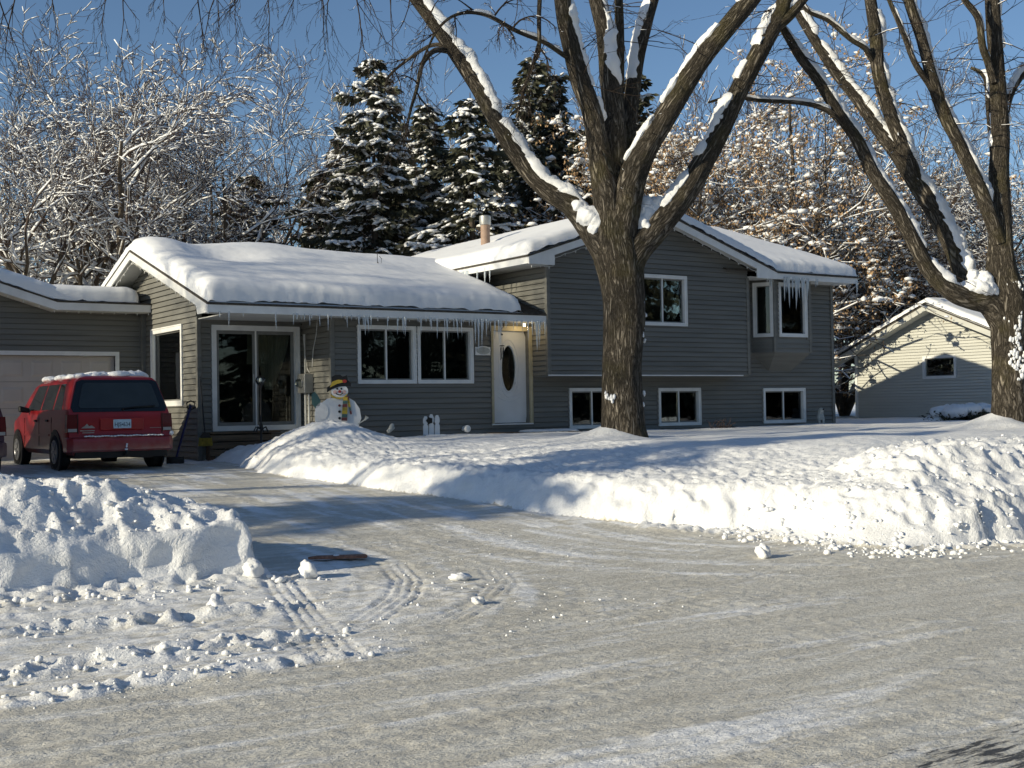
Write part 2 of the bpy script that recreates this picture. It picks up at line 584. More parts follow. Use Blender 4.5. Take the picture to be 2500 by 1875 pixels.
def terrain(u, v):
    zd = np.interp(v, [-60, -20, -16, -12.5, -11, -6.5, -3, 0, 5, 40], [0.03, 0.04, 0, 0.05, 0.13, 0.42, 0.58, 0.65, 0.70, 1.0])
    z = zd + 0.012 * fbm(u * 0.7, v * 0.7, 3, 3) + 0.004 * fbm(u * 3, v * 7, 3, 5)
    fluff = np.full(u.shape, 0.22)
    # long streaks: along the street, and swinging out of the driveway
    road_s = fbm(u * 0.22, v * 1.9 + 0.25 * fbm(u * 0.3, v * 0.3, 2, 300), 4, 301, 0.6)
    r1 = np.hypot(u + 2.6, v + 10.6); a1 = np.arctan2(v + 10.6, u + 2.6)
    r2 = np.hypot(u + 14.2, v + 10.8); a2 = np.arctan2(v + 10.8, u + 14.2)
    sw1 = fbm(r1 * 2.4, a1 * 1.2, 4, 303, 0.6)
    sw2 = fbm(r2 * 2.4, a2 * 1.2, 4, 305, 0.6)
    dr_s = fbm(u * 2.6, v * 0.5, 4, 307, 0.6)
    k_d = sstep(-10.8, -9.0, v)
    k_r = sstep(-14.2, -16.2, v)
    k_1 = (1 - k_d) * (1 - k_r) * sstep(-9.3, -7.6, u)
    k_2 = (1 - k_d) * (1 - k_r) * (1 - sstep(-9.3, -7.6, u))
    st_ = k_d * dr_s + k_r * road_s + k_1 * sw1 + k_2 * sw2
    fluff = fluff + 0.62 * st_ + 0.17 * sstep(-15.5, -11.5, v) + 0.05 * fbm(u * 0.35, v * 0.35, 2, 309)
    z = z + 0.006 * st_
    bare = np.zeros(u.shape)
    # loose snow thrown out of the driveway over the gutter
    edge_v = np.interp(u, [-20, -13.4, -11.3, -9.2, -7.5, -5.8, -4], [-16.0, -15.9, -15.5, -14.5, -13.6, -13.0, -13.0])
    fz = sstep(-0.9, 0.8, v - edge_v + 0.7 * fbm(u * 0.8, v * 0.8, 3, 11)) * sstep(-10.6, -12.2, v) * sstep(-7.0, -10.5, u + 0.8 * fbm(u, v, 2, 13))
    clump = np.clip(billow(u * 3.3, v * 3.3, 3, 21) - 0.35, 0, 1)
    grit = np.clip(worley(u * 7, v * 9, 5), 0, 1)
    z = z + fz * (0.010 + 0.018 * clump * np.clip(0.5 + fbm(u * 0.7, v * 0.9, 2, 15), 0, 1) + 0.010 * (0.6 - grit))
    fluff = np.maximum(fluff, fz * (0.50 + 0.25 * clump))
    z = z + 0.010 * np.clip(billow(u * 5, v * 11, 3, 77) - 0.5, 0, 1) * (1 - fz)
    for (vl, u0, u1, a) in ((-13.62, -13.9, -10.9, 0.055), (-14.9, -13.8, -11.3, 0.06), (-15.55, -13.6, -11.0, 0.035), (-12.75, -13.6, -11.4, 0.02)):
        wob = vl + 0.10 * fbm(u * 0.9, v * 0 + vl, 3, 31)
        w = np.exp(-((v - wob) / 0.10) ** 2) * sstep(u0 - 0.3, u0 + 0.3, u) * sstep(u1 + 0.4, u1 - 0.4, u)
        w = w * np.clip(0.35 + 1.1 * billow(u * 5, v * 5, 2, 41), 0, 1.6)
        z = z + a * w
        fluff = np.maximum(fluff, 0.55 + 0.4 * np.clip(w, 0, 1) * (w > 0.25)) if False else np.maximum(fluff, 0.8 * np.clip(w * 2, 0, 1))
    # tyre tracks: sets of ribs pressed in the loose snow
    for pts, amp in (([(-10.15, -11.7), (-10.42, -12.5), (-10.75, -13.6), (-11.1, -14.8), (-11.35, -15.6)], 0.030),
                     ([(-9.0, -12.0), (-9.35, -12.9), (-9.85, -13.7), (-10.6, -14.5), (-11.6, -15.2)], 0.022),
                     ([(-8.3, -12.7), (-8.7, -13.5), (-9.4, -14.3), (-10.2, -14.9)], 0.018),
                     ([(-10.6, -16.1), (-9.5, -15.6), (-8.0, -15.0), (-6.4, -14.5)], 0.010),
                     ([(-9.4, -17.6), (-8.4, -17.2), (-7.6, -16.9)], 0.012)):
        best = np.full(u.shape, 1e9)
        for (x0, y0), (x1, y1) in zip(pts[:-1], pts[1:]):
            ex, ey = x1 - x0, y1 - y0
            L = math.hypot(ex, ey)
            t = ((u - x0) * ex + (v - y0) * ey) / (L * L)
            s = ((u - x0) * ey - (v - y0) * ex) / L
            ok = (t >= -0.02) & (t <= 1.02)
            best = np.where(ok & (np.abs(s) < np.abs(best)), s, best)
        m = sstep(0.20, 0.15, np.abs(best))
        z = z + m * amp * (np.cos(best * 2 * np.pi / 0.085) * 0.6 - 0.45) * (0.65 + 0.5 * fbm(u * 2, v * 2, 2, 61))
        fluff = np.maximum(fluff, m * 0.36)
    # wheel paths on the street, bare asphalt showing in the corner
    for vl, dep in ((-17.9, 0.012), (-16.6, 0.008), (-19.6, 0.014)):
        w = np.exp(-((v - vl - 0.12 * (u + 10) * 0.3) / 0.28) ** 2)
        z = z - dep * w
        fluff = fluff - 0.12 * w
    bare = sstep(-18.6, -19.5, v - 0.10 * (u + 9.5)) * sstep(-11.4, -10.2, u) * 0.75
    # left bank along the street
    cut = sstep(-10.40, -10.50, u + 0.03 * fbm(u * 2, v * 4, 3, 70))
    hc = np.interp(u, [-13.5, -12.2, -11.7, -11.1, -10.5], [0.90, 0.86, 0.84, 0.68, 0.50])
    t = v + 12.04 + 0.06 * fbm(u * 1.0, v * 0.2, 2, 71)
    slabh = 0.40 + 0.07 * fbm(u * 1.3, v * 0.3, 2, 74) + 0.04 * np.sign(perlin(u * 1.9, v * 0.2, 76))
    fr1 = sstep(0, 0.20, t)
    front = fr1
    back = sstep(-8.9, -10.9, v + 0.3 * fbm(u * 0.5, v * 0.5, 2, 73))
    bank = cut * back * (slabh * fr1 + np.maximum(hc - slabh, 0) * sstep(0.06, 1.05, t) * (1 + 0.15 * fbm(u * 0.9, v * 0.9, 3, 75)))
    bm = sstep(0.03, 0.15, bank)
    top = sstep(0.10, 0.35, t)
    bank = bank + bm * ((0.045 * billow(u * 2.6, v * 2.6, 4, 81, 0.6) + 0.045 * (0.5 - worley(u * 5.5, v * 5.5, 83)) + 0.03 * (0.5 - worley(u * 12, v * 12, 84))) * (0.10 + 0.90 * top))
    # yard snow
    d = poly_sd(u, v, YARD)
    d = d + 0.10 * fbm(u * 1.1, v * 1.1, 3, 91) + 0.050 * billow(u * 2.0, v * 2.0, 3, 93) + 0.02 * (0.5 - worley(u * 6, v * 6, 94))
    te = np.interp(v, [-14, -9, -4, -2, 0], [0.56, 0.68, 0.88, 0.95, 0.9])
    T = te + (1.05 - te) * sstep(0, 4.5, d)
    T = T + 0.045 * fbm(u * 0.45, v * 0.45, 3, 95) * sstep(0, 1.5, d)
    ed = np.clip(d / 0.62, 0, 1)
    prof = 1 - (1 - ed) ** 2.0
    crust = (0.026 * billow(u * 4.2, v * 4.2, 3, 97) + 0.016 * fbm(u * 11, v * 11, 2, 99) + 0.03 * (0.5 - worley(u * 7, v * 7, 98)) * sstep(2.2, 0.6, d)) * (0.25 + 0.75 * sstep(5.0, 1.0, d))
    yard = (T - zd) * prof + crust * sstep(0.02, 0.3, d)
    # mound by the snowman, wells round the trunks, drift on the right
    yard = yard + sstep(0, 0.8, d) * (0.42 * np.exp(-((u + 4.75) / 0.95) ** 2 - ((v + 1.7) / 1.25) ** 2))
    for (tu, tv), hh, ww in ((MAPLE, 0.28, 0.75), (MAPLE2, 0.30, 0.9)):
        rr = np.hypot(u - tu, v - tv)
        yard = yard + hh * np.exp(-(rr / ww) ** 2) * (0.6 + 0.6 * np.cos(np.arctan2(v - tv, u - tu) - 2.5))
    ym = d > 0
    # plough pile on the right of the apron
    pu = sstep(-4.7, -1.9, u + 0.25 * fbm(u, v, 2, 101))
    tf = v + 14.42 + 0.22 * fbm(u * 0.9, v * 0.4, 3, 103)
    pf = 0.45 * sstep(0, 0.28, tf) + 0.55 * sstep(0.15, 1.25, tf)
    pb = sstep(-10.4, -12.7, v)
    pile = 1.02 * (pu ** 0.85) * pf * pb - 0.05
    pm = sstep(0.05, 0.3, pile)
    pile = pile + pm * (0.06 * billow(u * 2.2, v * 2.2, 3, 105) + 0.060 * (0.5 - worley(u * 5.0, v * 5.0, 107)) + 0.030 * (0.5 - worley(u * 11, v * 11, 108)) + 0.012 * billow(u * 9, v * 9, 2, 109))
    base = z - zd
    y2 = np.where(ym, np.maximum(yard, base), base)
    allz = np.maximum(np.maximum(y2, bank), pile)
    cls = np.zeros(u.shape, dtype=np.int32)            # 0 road, 1 driveway, 2 yard, 3 left bank, 4 pile
    cls[v > -12.0] = 1
    cls[(u < -12.9) & (v > -9) & (v < -4)] = 1
    cls[ym & (d > 0.02)] = 2
    cls[(bank > base + 0.03) & (bank >= y2)] = 3
    cls[(pile > y2 + 0.01) & (pile > base + 0.03)] = 4
    fluff = np.where(cls >= 2, 1.6, fluff)
    # crumbs of loose snow at the feet of the banks
    near = sstep(0.55, 0.0, np.minimum(np.abs(np.where(d < 0, d, 9)), 9)) * (v < -11) * (cls < 2)
    allz = allz + near * 0.05 * np.clip(billow(u * 5, v * 5, 2, 111) - 0.2, 0, 1)
    fluff = np.maximum(fluff, near * 0.9)
    toe = np.exp(-np.clip(-t, 0, 9) / 0.22) * (u < -10.3) * (cls < 2) * (v < -11.9)
    allz = allz + toe * 0.07 * np.clip(billow(u * 4.5, v * 4.5, 2, 113), 0, 1)
    fluff = np.maximum(fluff, toe * 1.0)
    # bare ice by the steps
    bare = bare + 0.55 * np.exp(-((u + 6.4) / 0.9) ** 2 - ((v + 1.2) / 0.6) ** 2) * (cls == 1)
    return zd + allz, cls, fluff, bare


def axis(segs):
    out = [segs[0][0]]
    for (a, b, s0, s1) in segs:
        x = a
        while x < b - 1e-6:
            f = (x - a) / (b - a)
            x = min(b, x + s0 + (s1 - s0) * f)
            out.append(x)
    return np.array(out)


gu = axis([(-400, -60, 60, 12), (-60, -18, 10, 0.5), (-18, -14.6, 0.4, 0.05), (-14.6, -2.0, 0.031, 0.031), (-2, 6, 0.05, 0.09), (6, 24, 0.10, 0.5), (24, 70, 0.8, 8), (70, 900, 12, 150)])
gv = axis([(-300, -40, 60, 8), (-40, -20.5, 6, 0.25), (-20.5, -17.5, 0.06, 0.034), (-17.5, -11.2, 0.031, 0.031), (-11.2, -6, 0.036, 0.05), (-6, 0.4, 0.05, 0.08), (0.4, 12, 0.2, 0.5), (12, 60, 0.8, 6), (60, 900, 10, 150)])
GU, GV = np.meshgrid(gu, gv)
GZ, GC, GF, GB = terrain(GU, GV)
nv_, nu_ = GU.shape
dzu = np.gradient(GZ, axis=1) / np.gradient(GU, axis=1)
dzv = np.gradient(GZ, axis=0) / np.gradient(GV, axis=0)
steep = np.clip(np.hypot(dzu, dzv) - 0.8, 0, 2.0) / 2.0
# ragged relief on the steep cut faces
PX = GU + steep * 0.05 * fbm(GV * 3 + GZ * 5, GU * 3 - GZ * 5, 3, 201, 0.5)
PY = GV + steep * (0.07 * fbm(GU * 2.2 + 50, GZ * 5, 3, 203, 0.5) + 0.035 * (worley(GU * 4, GZ * 7, 205) - 0.5))
NRM = np.stack([-dzu, -dzv, np.ones_like(dzu)], -1)
NRM /= np.linalg.norm(NRM, axis=-1, keepdims=True)
VV = np.stack([PX, PY, GZ], -1).reshape(-1, 3)
idx = np.arange(nv_ * nu_).reshape(nv_, nu_)
FF = np.stack([idx[:-1, :-1], idx[:-1, 1:], idx[1:, 1:], idx[1:, :-1]], -1).reshape(-1, 4)
FC = np.minimum.reduce([GC[:-1, :-1], GC[:-1, 1:], GC[1:, 1:], GC[1:, :-1]]).ravel()
FC2 = np.maximum.reduce([GC[:-1, :-1], GC[:-1, 1:], GC[1:, 1:], GC[1:, :-1]]).ravel()
FC = np.where(FC2 >= 2, FC2, FC)
NR = NRM.reshape(-1, 3)


def ground_part(name, c):
    fm = FF[FC == c]
    used, inv = np.unique(fm.ravel(), return_inverse=True)
    me = np_mesh(name, VV[used], inv.reshape(-1, 4), M['ground'], smooth=True)
    for an, arr in (('fluff', GF), ('bare', GB)):
        a = me.attributes.new(an, 'FLOAT', 'POINT')
        a.data.foreach_set('value', arr.ravel()[used].astype(np.float32))
    return link(name, me)


tag(ground_part('road', 0), kind='structure')
tag(ground_part('driveway', 1), kind='structure')
tag(ground_part('snowy_lawn', 2), kind='structure')
tag(ground_part('snow_bank', 3), 'rough shovelled snow bank with a cut front face left of the driveway entrance', 'snow bank')
tag(ground_part('snow_pile', 4), 'tall lumpy ploughed snow pile at the right edge beside the street', 'snow pile')


def ground_z(u, v):
    z, _, _, _ = terrain(np.array([float(u)]), np.array([float(v)]))
    return float(z[0])


# blobs -------------------------------------------------------------
def ico(sub):
    import bmesh
    bm = bmesh.new()
    bmesh.ops.create_icosphere(bm, subdivisions=sub, radius=1.0)
    V = np.array([v.co[:] for v in bm.verts])
    F = np.array([[v.index for v in f.verts] for f in bm.faces])
    bm.free()
    return V, F


ICO0, ICO1, ICO2, ICO3 = ico(1), ico(2), ico(3), ico(4)


def blobs_mesh(name, centers, scales, mat, base=ICO0, rough=0.25, seed=0, smooth=True, ang=None):
    rg = np.random.RandomState(seed)
    V, F = base
    n, k = len(centers), len(V)
    centers = np.asarray(centers, float).reshape(n, 1, 3)
    scales = np.asarray(scales, float).reshape(n, 1, 3)
    jit = 1 + rough * rg.uniform(-1, 1, (n, k, 1))
    th = rg.uniform(0, 6.283, n) if ang is None else np.asarray(ang)
    c, s = np.cos(th)[:, None], np.sin(th)[:, None]
    P = V[None] * jit * scales
    X = P[..., 0] * c - P[..., 1] * s
    Y = P[..., 0] * s + P[..., 1] * c
    P = np.stack([X, Y, P[..., 2]], -1) + centers
    FF_ = F[None] + (np.arange(n) * k)[:, None, None]
    return np_mesh(name, P.reshape(-1, 3), FF_.reshape(-1, 3), mat, smooth=smooth)


def lumpy(me, amp, freq, seed):
    """push vertices along their normals with fine noise so drifted snow is not a set of balls"""
    n_ = len(me.vertices)
    c_ = np.zeros(n_ * 3, dtype=np.float32)
    me.vertices.foreach_get('co', c_)
    nn = np.zeros(n_ * 3, dtype=np.float32)
    me.vertices.foreach_get('normal', nn)
    c_ = c_.reshape(-1, 3); nn = nn.reshape(-1, 3)
    x, y, zq = c_.T * freq
    f_ = fbm(x + zq * 0.7, y - zq * 0.9, 3, seed) + 0.6 * billow(x * 2.1 - zq, y * 2.1 + zq, 2, seed + 5)
    me.vertices.foreach_set('co', (c_ + nn * (amp * f_)[:, None]).ravel())
    me.update()
    return me


cc, ss = [], []
rg = np.random.RandomState(3)


def scatter(n, fu, smin, smax, power=3.0):
    us, vs = [], []
    for _ in range(n):
        a, b = fu()
        us.append(a); vs.append(b)
    us = np.array(us); vs = np.array(vs)
    zz, _, _, _ = terrain(us, vs)
    for a, b, z in zip(us, vs, zz):
        s = smin + (smax - smin) * rg.rand() ** power
        cc.append((a, b, z + s * 0.3))
        ss.append((s * rg.uniform(.7, 1.2), s * rg.uniform(.7, 1.2), s * rg.uniform(.55, .9)))


scatter(110, lambda: (rg.uniform(-13.6, -9.8), -12.1 - abs(rg.normal(0, 0.25))), 0.008, 0.05)
scatter(100, lambda: (rg.uniform(-13.8, -10.5), -13.62 + rg.normal(0, 0.10)), 0.006, 0.032)
scatter(110, lambda: (rg.uniform(-13.8, -10.9), -14.9 + rg.normal(0, 0.13)), 0.006, 0.036)
scatter(90, lambda: (rg.uniform(-13.4, -10.9), -15.55 + rg.normal(0, 0.12)), 0.006, 0.028)
scatter(300, lambda: (rg.uniform(-13.8, -8.2), rg.uniform(-15.6, -12.0)), 0.005, 0.018)
scatter(200, lambda: (rg.uniform(-4.6, -2.0), -14.3 - abs(rg.normal(0, 0.24))), 0.008, 0.045)
scatter(300, lambda: (-4.35 + rg.normal(0, 0.28), rg.uniform(-14.5, -12.0)), 0.010, 0.055)
scatter(260, lambda: (rg.uniform(-4.0, 1.0), rg.uniform(-14.4, -12.2)), 0.010, 0.045)
scatter(260, lambda: (rg.uniform(-13.6, -10.7), rg.uniform(-11.8, -10.4)), 0.008, 0.035)
scatter(70, lambda: (rg.uniform(-10.0, -5.0), rg.uniform(-15.0, -9.0)), 0.004, 0.012)
tag(link('snow_crumbs', blobs_mesh('snow_crumbs', cc, ss, M['snow'], ICO0, 0.3, 4, False)),
    'loose crumbs of snow scattered along the street and at the feet of the banks', 'snow crumbs', kind='stuff')


def snow_chunk(u, v, s, label, seed):
    me = blobs_mesh('snow_chunk', [(0, 0, 0)], [s], M['snow'], ICO2, 0.0, seed, True)
    n_ = len(me.vertices)
    c_ = np.zeros(n_ * 3, dtype=np.float32)
    me.vertices.foreach_get('co', c_)
    c_ = c_.reshape(-1, 3)
    q = c_ / np.array(s)
    f_ = 1 + 0.5 * fbm(q[:, 0] * 1.6 + seed * 5 + q[:, 2], q[:, 1] * 1.3 - q[:, 2] * 0.8, 3, seed) + 0.16 * billow(q[:, 0] * 3 + q[:, 2] * 2, q[:, 1] * 3, 2, seed + 3)
    me.vertices.foreach_set('co', (c_ * f_[:, None]).ravel())
    me.update()
    o = link('snow_chunk', me)
    o.location = (u, v, ground_z(u, v) + s[2] * 0.75)
    return tag(o, label, 'snow chunk', 'single lumps of snow on the packed surface')


snow_chunk(-5.66, -13.71, (0.075, 0.07, 0.075), 'round snowball lying alone on the apron in front of the ploughed pile', 1)
snow_chunk(-11.35, -13.38, (0.06, 0.055, 0.06), 'round grey-white snowball on the left street shoulder', 2)
snow_chunk(-10.05, -12.25, (0.09, 0.07, 0.08), 'big knobbly snow lump off the cut end of the left bank', 3)
snow_chunk(-10.55, -12.18, (0.09, 0.08, 0.08), 'upright snow lump against the corner of the left bank', 5)
snow_chunk(-8.98, -13.2, (0.09, 0.05, 0.035), 'flat broken snow slab in the middle of the apron', 6)
snow_chunk(-9.55, -14.4, (0.06, 0.045, 0.03), 'small tilted snow slab beside the tyre tracks', 8)

# ------------------------------------------------------------------ house
house = thing('split_level_house', 'grey vinyl-sided split-level house with white trim and an attached garage', 'house', (0, 0, H0))
PITCHZ = 0.1143
WALL0 = -0.80


def wall(parent, fr, L, z0, z1, holes=(), lo=None, hi=None, mat='siding', name='wall', boards=True, pitch=PITCHZ, thick=0.10, phase=WALL0):
    lo = lo or (lambda z: 0.0)
    hi = hi or (lambda z: L)
    core = MB()
    rows = []
    i = 0
    k0 = math.floor((z0 - phase) / pitch + 1e-6)
    zb = phase + k0 * pitch
    while zb < z1 - 1e-4:
        b, t = max(zb, z0), min(zb + pitch, z1)
        cuts = sorted({b, t} | {z for h in holes for z in (h[2], h[3]) if b + 0.004 < z < t - 0.004})
        prs = []
        for ya, yb in zip(cuts[:-1], cuts[1:]):
            mid = (ya + yb) / 2
            hs = sorted((h[0], h[1]) for h in holes if h[2] < mid < h[3])
            l0, l1, r0, r1 = lo(ya), lo(yb), hi(ya), hi(yb)
            if min(r0 - l0, r1 - l1) < -0.02:
                r0, r1 = max(r0, l0), max(r1, l1)
            if r0 - l0 < 0.01:
                continue
            segs = []
            ca, cb = l0, l1
            for (h0, h1) in hs:
                if h0 > max(ca, cb):
                    segs.append((ca, h0, cb, h0))
                ca = cb = max(h1, ca)
            if max(r0, r1) > min(ca, cb):
                segs.append((ca, max(r0, ca), cb, max(r1, cb)))
            for (a0, a1, c0, c1) in segs:
                prs.append((a0, a1, c0, c1, ya, yb))
        rows.append((zb, prs))
        zb += pitch
    (ou, ov), (du, dv), (nu, nv) = fr

    def pt(a, n, z):
        return (ou + du * a + nu * n, ov + dv * a + nv * n, z)
    for zb, prs in rows:
        for (a0, a1, c0, c1, ya, yb) in prs:
            core.hexa([pt(a0, -0.012, ya), pt(a1, -0.012, ya), pt(a1, -thick, ya), pt(a0, -thick, ya),
                       pt(c0, -0.012, yb), pt(c1, -0.012, yb), pt(c1, -thick, yb), pt(c0, -thick, yb)])
    w = core.build(name, M[mat], parent)
    off = lambda z, zb: 0.004 + 0.026 * (1 - (z - zb) / pitch)
    if boards == 'joined':
        mb = MB()
    for zb, prs in rows:
        if not prs:
            continue
        if boards != 'joined':
            mb = MB()
        for (a0, a1, c0, c1, ya, yb) in prs:
            if abs(ya - zb) < 1e-4:
                ya = min(ya + 0.016, yb - 0.004)
            o0, o1 = off(ya, zb), off(yb, zb)
            if boards is True:
                mb = MB()
            mb.hexa([pt(a0, o0, ya), pt(a1, o0, ya), pt(a1, -0.011, ya), pt(a0, -0.011, ya),
                     pt(c0, o1, yb), pt(c1, o1, yb), pt(c1, -0.011, yb), pt(c0, -0.011, yb)])
            if boards is True:
                mb.build('siding_board', M[mat], w)
        if boards is True:
            pass
    if boards == 'joined':
        mb.build('siding', M[mat], w)
    return w


def window(fr, a0, a1, z0, z1, panes=2, fw=0.075, parent=None, sash=0.03, curtain=False, name='window', room=0.7, mull='trim'):
    parent = parent or house
    m = MB()
    for (x0, x1, y0, y1) in ((a0, a1, z1 - fw, z1), (a0, a1, z0, z0 + fw), (a0, a0 + fw, z0 + fw, z1 - fw), (a1 - fw, a1, z0 + fw, z1 - fw)):
        m.wbox(fr, x0, x1, -0.08, 0.034, y0, y1)
    b = 0.022
    for (x0, x1, y0, y1) in ((a0 - 0, a1, z1 - b, z1 + 0.004), (a0, a1, z0 - 0.004, z0 + b), (a0 - 0.004, a0 + b, z0 + b, z1 - b), (a1 - b, a1 + 0.004, z0 + b, z1 - b)):
        m.wbox(fr, x0, x1, 0.034, 0.046, y0, y1)
    w = m.build(name, M['trim'], parent)
    ia0, ia1, iz0, iz1 = a0 + fw, a1 - fw, z0 + fw, z1 - fw
    W = (ia1 - ia0) / panes
    for i in range(panes):
        p0, p1 = ia0 + i * W, ia0 + (i + 1) * W
        d = -0.045 if i % 2 else -0.03
        s = MB()
        for (x0, x1, y0, y1) in ((p0, p1, iz1 - sash, iz1), (p0, p1, iz0, iz0 + sash), (p0, p0 + sash, iz0 + sash, iz1 - sash), (p1 - sash, p1, iz0 + sash, iz1 - sash)):
            s.wbox(fr, x0 + 0.002, x1 - 0.002, d - 0.03, d, y0, y1)
        s.build('sash', M['sashdark'], w)
        g = MB()
        g.wbox(fr, p0 + sash, p1 - sash, d - 0.02, d - 0.014, iz0 + sash, iz1 - sash)
        g.build('pane', M['glass'], w)
    for i in range(1, panes):
        q = MB()
        q.wbox(fr, ia0 + i * W - 0.014, ia0 + i * W + 0.014, -0.03, -0.008, iz0, iz1)
        q.build('mullion', M[mull], w)
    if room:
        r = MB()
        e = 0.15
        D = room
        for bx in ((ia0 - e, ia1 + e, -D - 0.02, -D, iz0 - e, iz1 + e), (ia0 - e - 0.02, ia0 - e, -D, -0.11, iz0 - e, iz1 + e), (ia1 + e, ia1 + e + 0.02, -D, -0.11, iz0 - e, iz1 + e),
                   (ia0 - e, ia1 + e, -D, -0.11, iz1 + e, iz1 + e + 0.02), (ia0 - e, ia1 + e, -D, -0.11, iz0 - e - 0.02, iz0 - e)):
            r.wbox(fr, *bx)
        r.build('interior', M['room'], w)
    if curtain:
        drape(fr, curtain, iz0, iz1, w)
    return w


def drape(fr, spans, z0, z1, parent):
    """hanging cloth: (top a0,a1, bottom a0,a1, bottom fraction)"""
    (ou, ov), (du, dv), (nu, nv) = fr
    for (t0, t1, b0, b1, fb) in spans:
        n, k = 36, 14
        V, F = [], []
        for j in range(k + 1):
            f = j / k
            z = z1 - (z1 - z0) * fb * f
            e = f ** 1.5
            x0 = t0 + (b0 - t0) * e
            x1 = t1 + (b1 - t1) * e
            for i in range(n + 1):
                a = x0 + (x1 - x0) * i / n
                d = -0.20 + 0.025 * math.sin(i * 1.9 + 0.4 * math.sin(f * 4)) * (1 - 0.4 * f)
                V.append((ou + du * a + nu * d, ov + dv * a + nv * d, z))
        for j in range(k):
            for i in range(n):
                q = j * (n + 1) + i
                F.append((q, q + 1, q + n + 2, q + n + 1))
        link('curtain', np_mesh('curtain', V, F, M['curtain'], True), parent)


M['sashdark'] = plain('sash_grey', (0.20, 0.20, 0.19), 0.5)

FR_LIV = ((0, 0), (1, 0), (0, -1))             # a = u
FR_SLD = ((0, 1.38), (1, 0), (0, -1))
FR_MET = ((-3.86, 0), (0, -1), (-1, 0))        # a = -v
FR_END = ((-6.14, 0), (0, -1), (-1, 0))
FR_GAB = ((0, -0.61), (1, 0), (0, -1))
FR_UPL = ((1.10, 0), (0, -1), (-1, 0))
FR_GAR = ((0, 4.67), (1, 0), (0, -1))

# walls; each course of siding is a board of its own
slider_hole = (-5.85, -3.93, -0.03, 2.12)
wall(house, FR_LIV, 0, -0.80, 2.24, [(-3.27, -1.90, 0.89, 2.09), (-1.865, -0.48, 0.89, 2.09), (0.0, 1.07, -0.01, 2.14)], lambda z: -3.86, lambda z: 1.10)
wall(house, FR_LIV, 0, -0.80, 1.05, [(2.10, 3.46, -0.16, 0.77), (4.77, 6.13, -0.15, 0.76), (8.29, 9.83, -0.16, 0.74)], lambda z: 1.105, lambda z: 10.94)
wall(house, FR_LIV, 0, 1.05, 3.50, [(8.05, 9.85, 1.60, 3.50)], lambda z: 7.22, lambda z: 10.94)
wall(house, FR_SLD, 0, -0.50, 2.24, [slider_hole], lambda z: -6.14, lambda z: -3.87)
wall(house, FR_MET, 0, -0.50, 2.24, [], lambda z: -1.38, lambda z: 0.0)
RS = 0.322                                      # wing roof slope


def wing_roof(v):
    return 2.40 + RS * (v + 0.60) if v < 4.06 else 2.40 + RS * 4.66 - RS * (v - 4.06)


def end_hi(z):    # toward the street (a = -v)
    return -max(1.38, (z + 0.13 - 2.40) / RS - 0.60)


def end_lo(z):
    return -min(8.70, 4.06 + (2.40 + RS * 4.66 - z - 0.13) / RS)


wall(house, FR_END, 0, -0.70, 3.74, [(-4.20, -2.20, 0.50, 2.19)], end_lo, end_hi)
GS = 0.328


def gab_lo(z):
    return 1.10 if z < 3.46 else max(1.10, 0.40 + (z + 0.16 - 3.64) / GS)


def gab_hi(z):
    return 7.22 if z < 3.46 else min(7.22, 7.90 - (z + 0.16 - 3.64) / GS)


wall(house, FR_GAB, 0, 1.06, 4.66, [(3.73, 5.19, 2.22, 3.41)], gab_lo, gab_hi)
wall(house, FR_UPL, 0, 1.06, 3.46, [], lambda z: (-0.02 if z < 2.30 else -10.0), lambda z: 0.61)
wall(house, FR_GAR, 0, -0.62, 3.55, [(-11.74, -6.82, -0.62, 1.63)], lambda z: (-14.2 if z < 2.57 else max(-14.2, -14.05 + (z + 0.2 - 2.77) / 0.31)),
     lambda z: (-6.16 if z < 2.57 else -8.15 - (z + 0.2 - 2.77) / 0.31 if z > 2.6 else -6.16))
# plain walls at the back and the far end, the sill under the overhang
m = MB()
m.box(1.12, 10.90, 9.6, 9.7, -0.8, 3.5)
m.box(10.84, 10.94, 0.1, 9.7, -0.8, 3.5)
m.prism([(10.84, -0.55, 3.5), (10.84, 4.3, 5.1), (10.84, 9.15, 3.5)], (0.09, 0, 0))
m.box(-6.1, 1.05, 8.6, 8.7, -0.8, 2.5)
m.box(-14.2, -6.2, 9.9, 10.0, -0.6, 2.6)
m.box(-14.2, -14.1, 4.7, 9.9, -0.6, 2.6)
m.box(1.0, 1.1, 0.02, 9.6, -0.8, 2.3)
m.build('wall', M['siding'], house)
m = MB()
m.box(1.10, 7.22, -0.61, -0.02, 1.02, 1.058)
m.build('soffit', M['siding'], house)
m = MB()
m.box(1.08, 7.0, -0.642, -0.632, 1.035, 1.06)
m.build('drip_edge', M['trim'], house)
m = MB()
m.box(-6.13, -3.9, 1.40, 1.9, -0.85, -0.50)
m.box(-6.16, -6.02, 1.42, 8.6, -0.85, -0.69)
m.build('foundation', M['concrete'], house)


def post(u, v, z0, z1, du=0.09, dv=0.09):
    m = MB()
    m.box(u - du / 2, u + du / 2, v - dv / 2, v + dv / 2, z0, z1)
    m.build('corner_post', M['siding'], house, bevel=0.006)


post(-6.125, 1.365, -0.7, 2.24)
post(-3.85, -0.01, -0.7, 2.24)
post(1.115, -0.60, 1.06, 3.46)
post(7.205, -0.60, 1.06, 3.46)
post(10.92, 0.0, -0.8, 3.50, 0.10)
post(-6.20, 4.62, -0.6, 2.57, 0.10, 0.08)

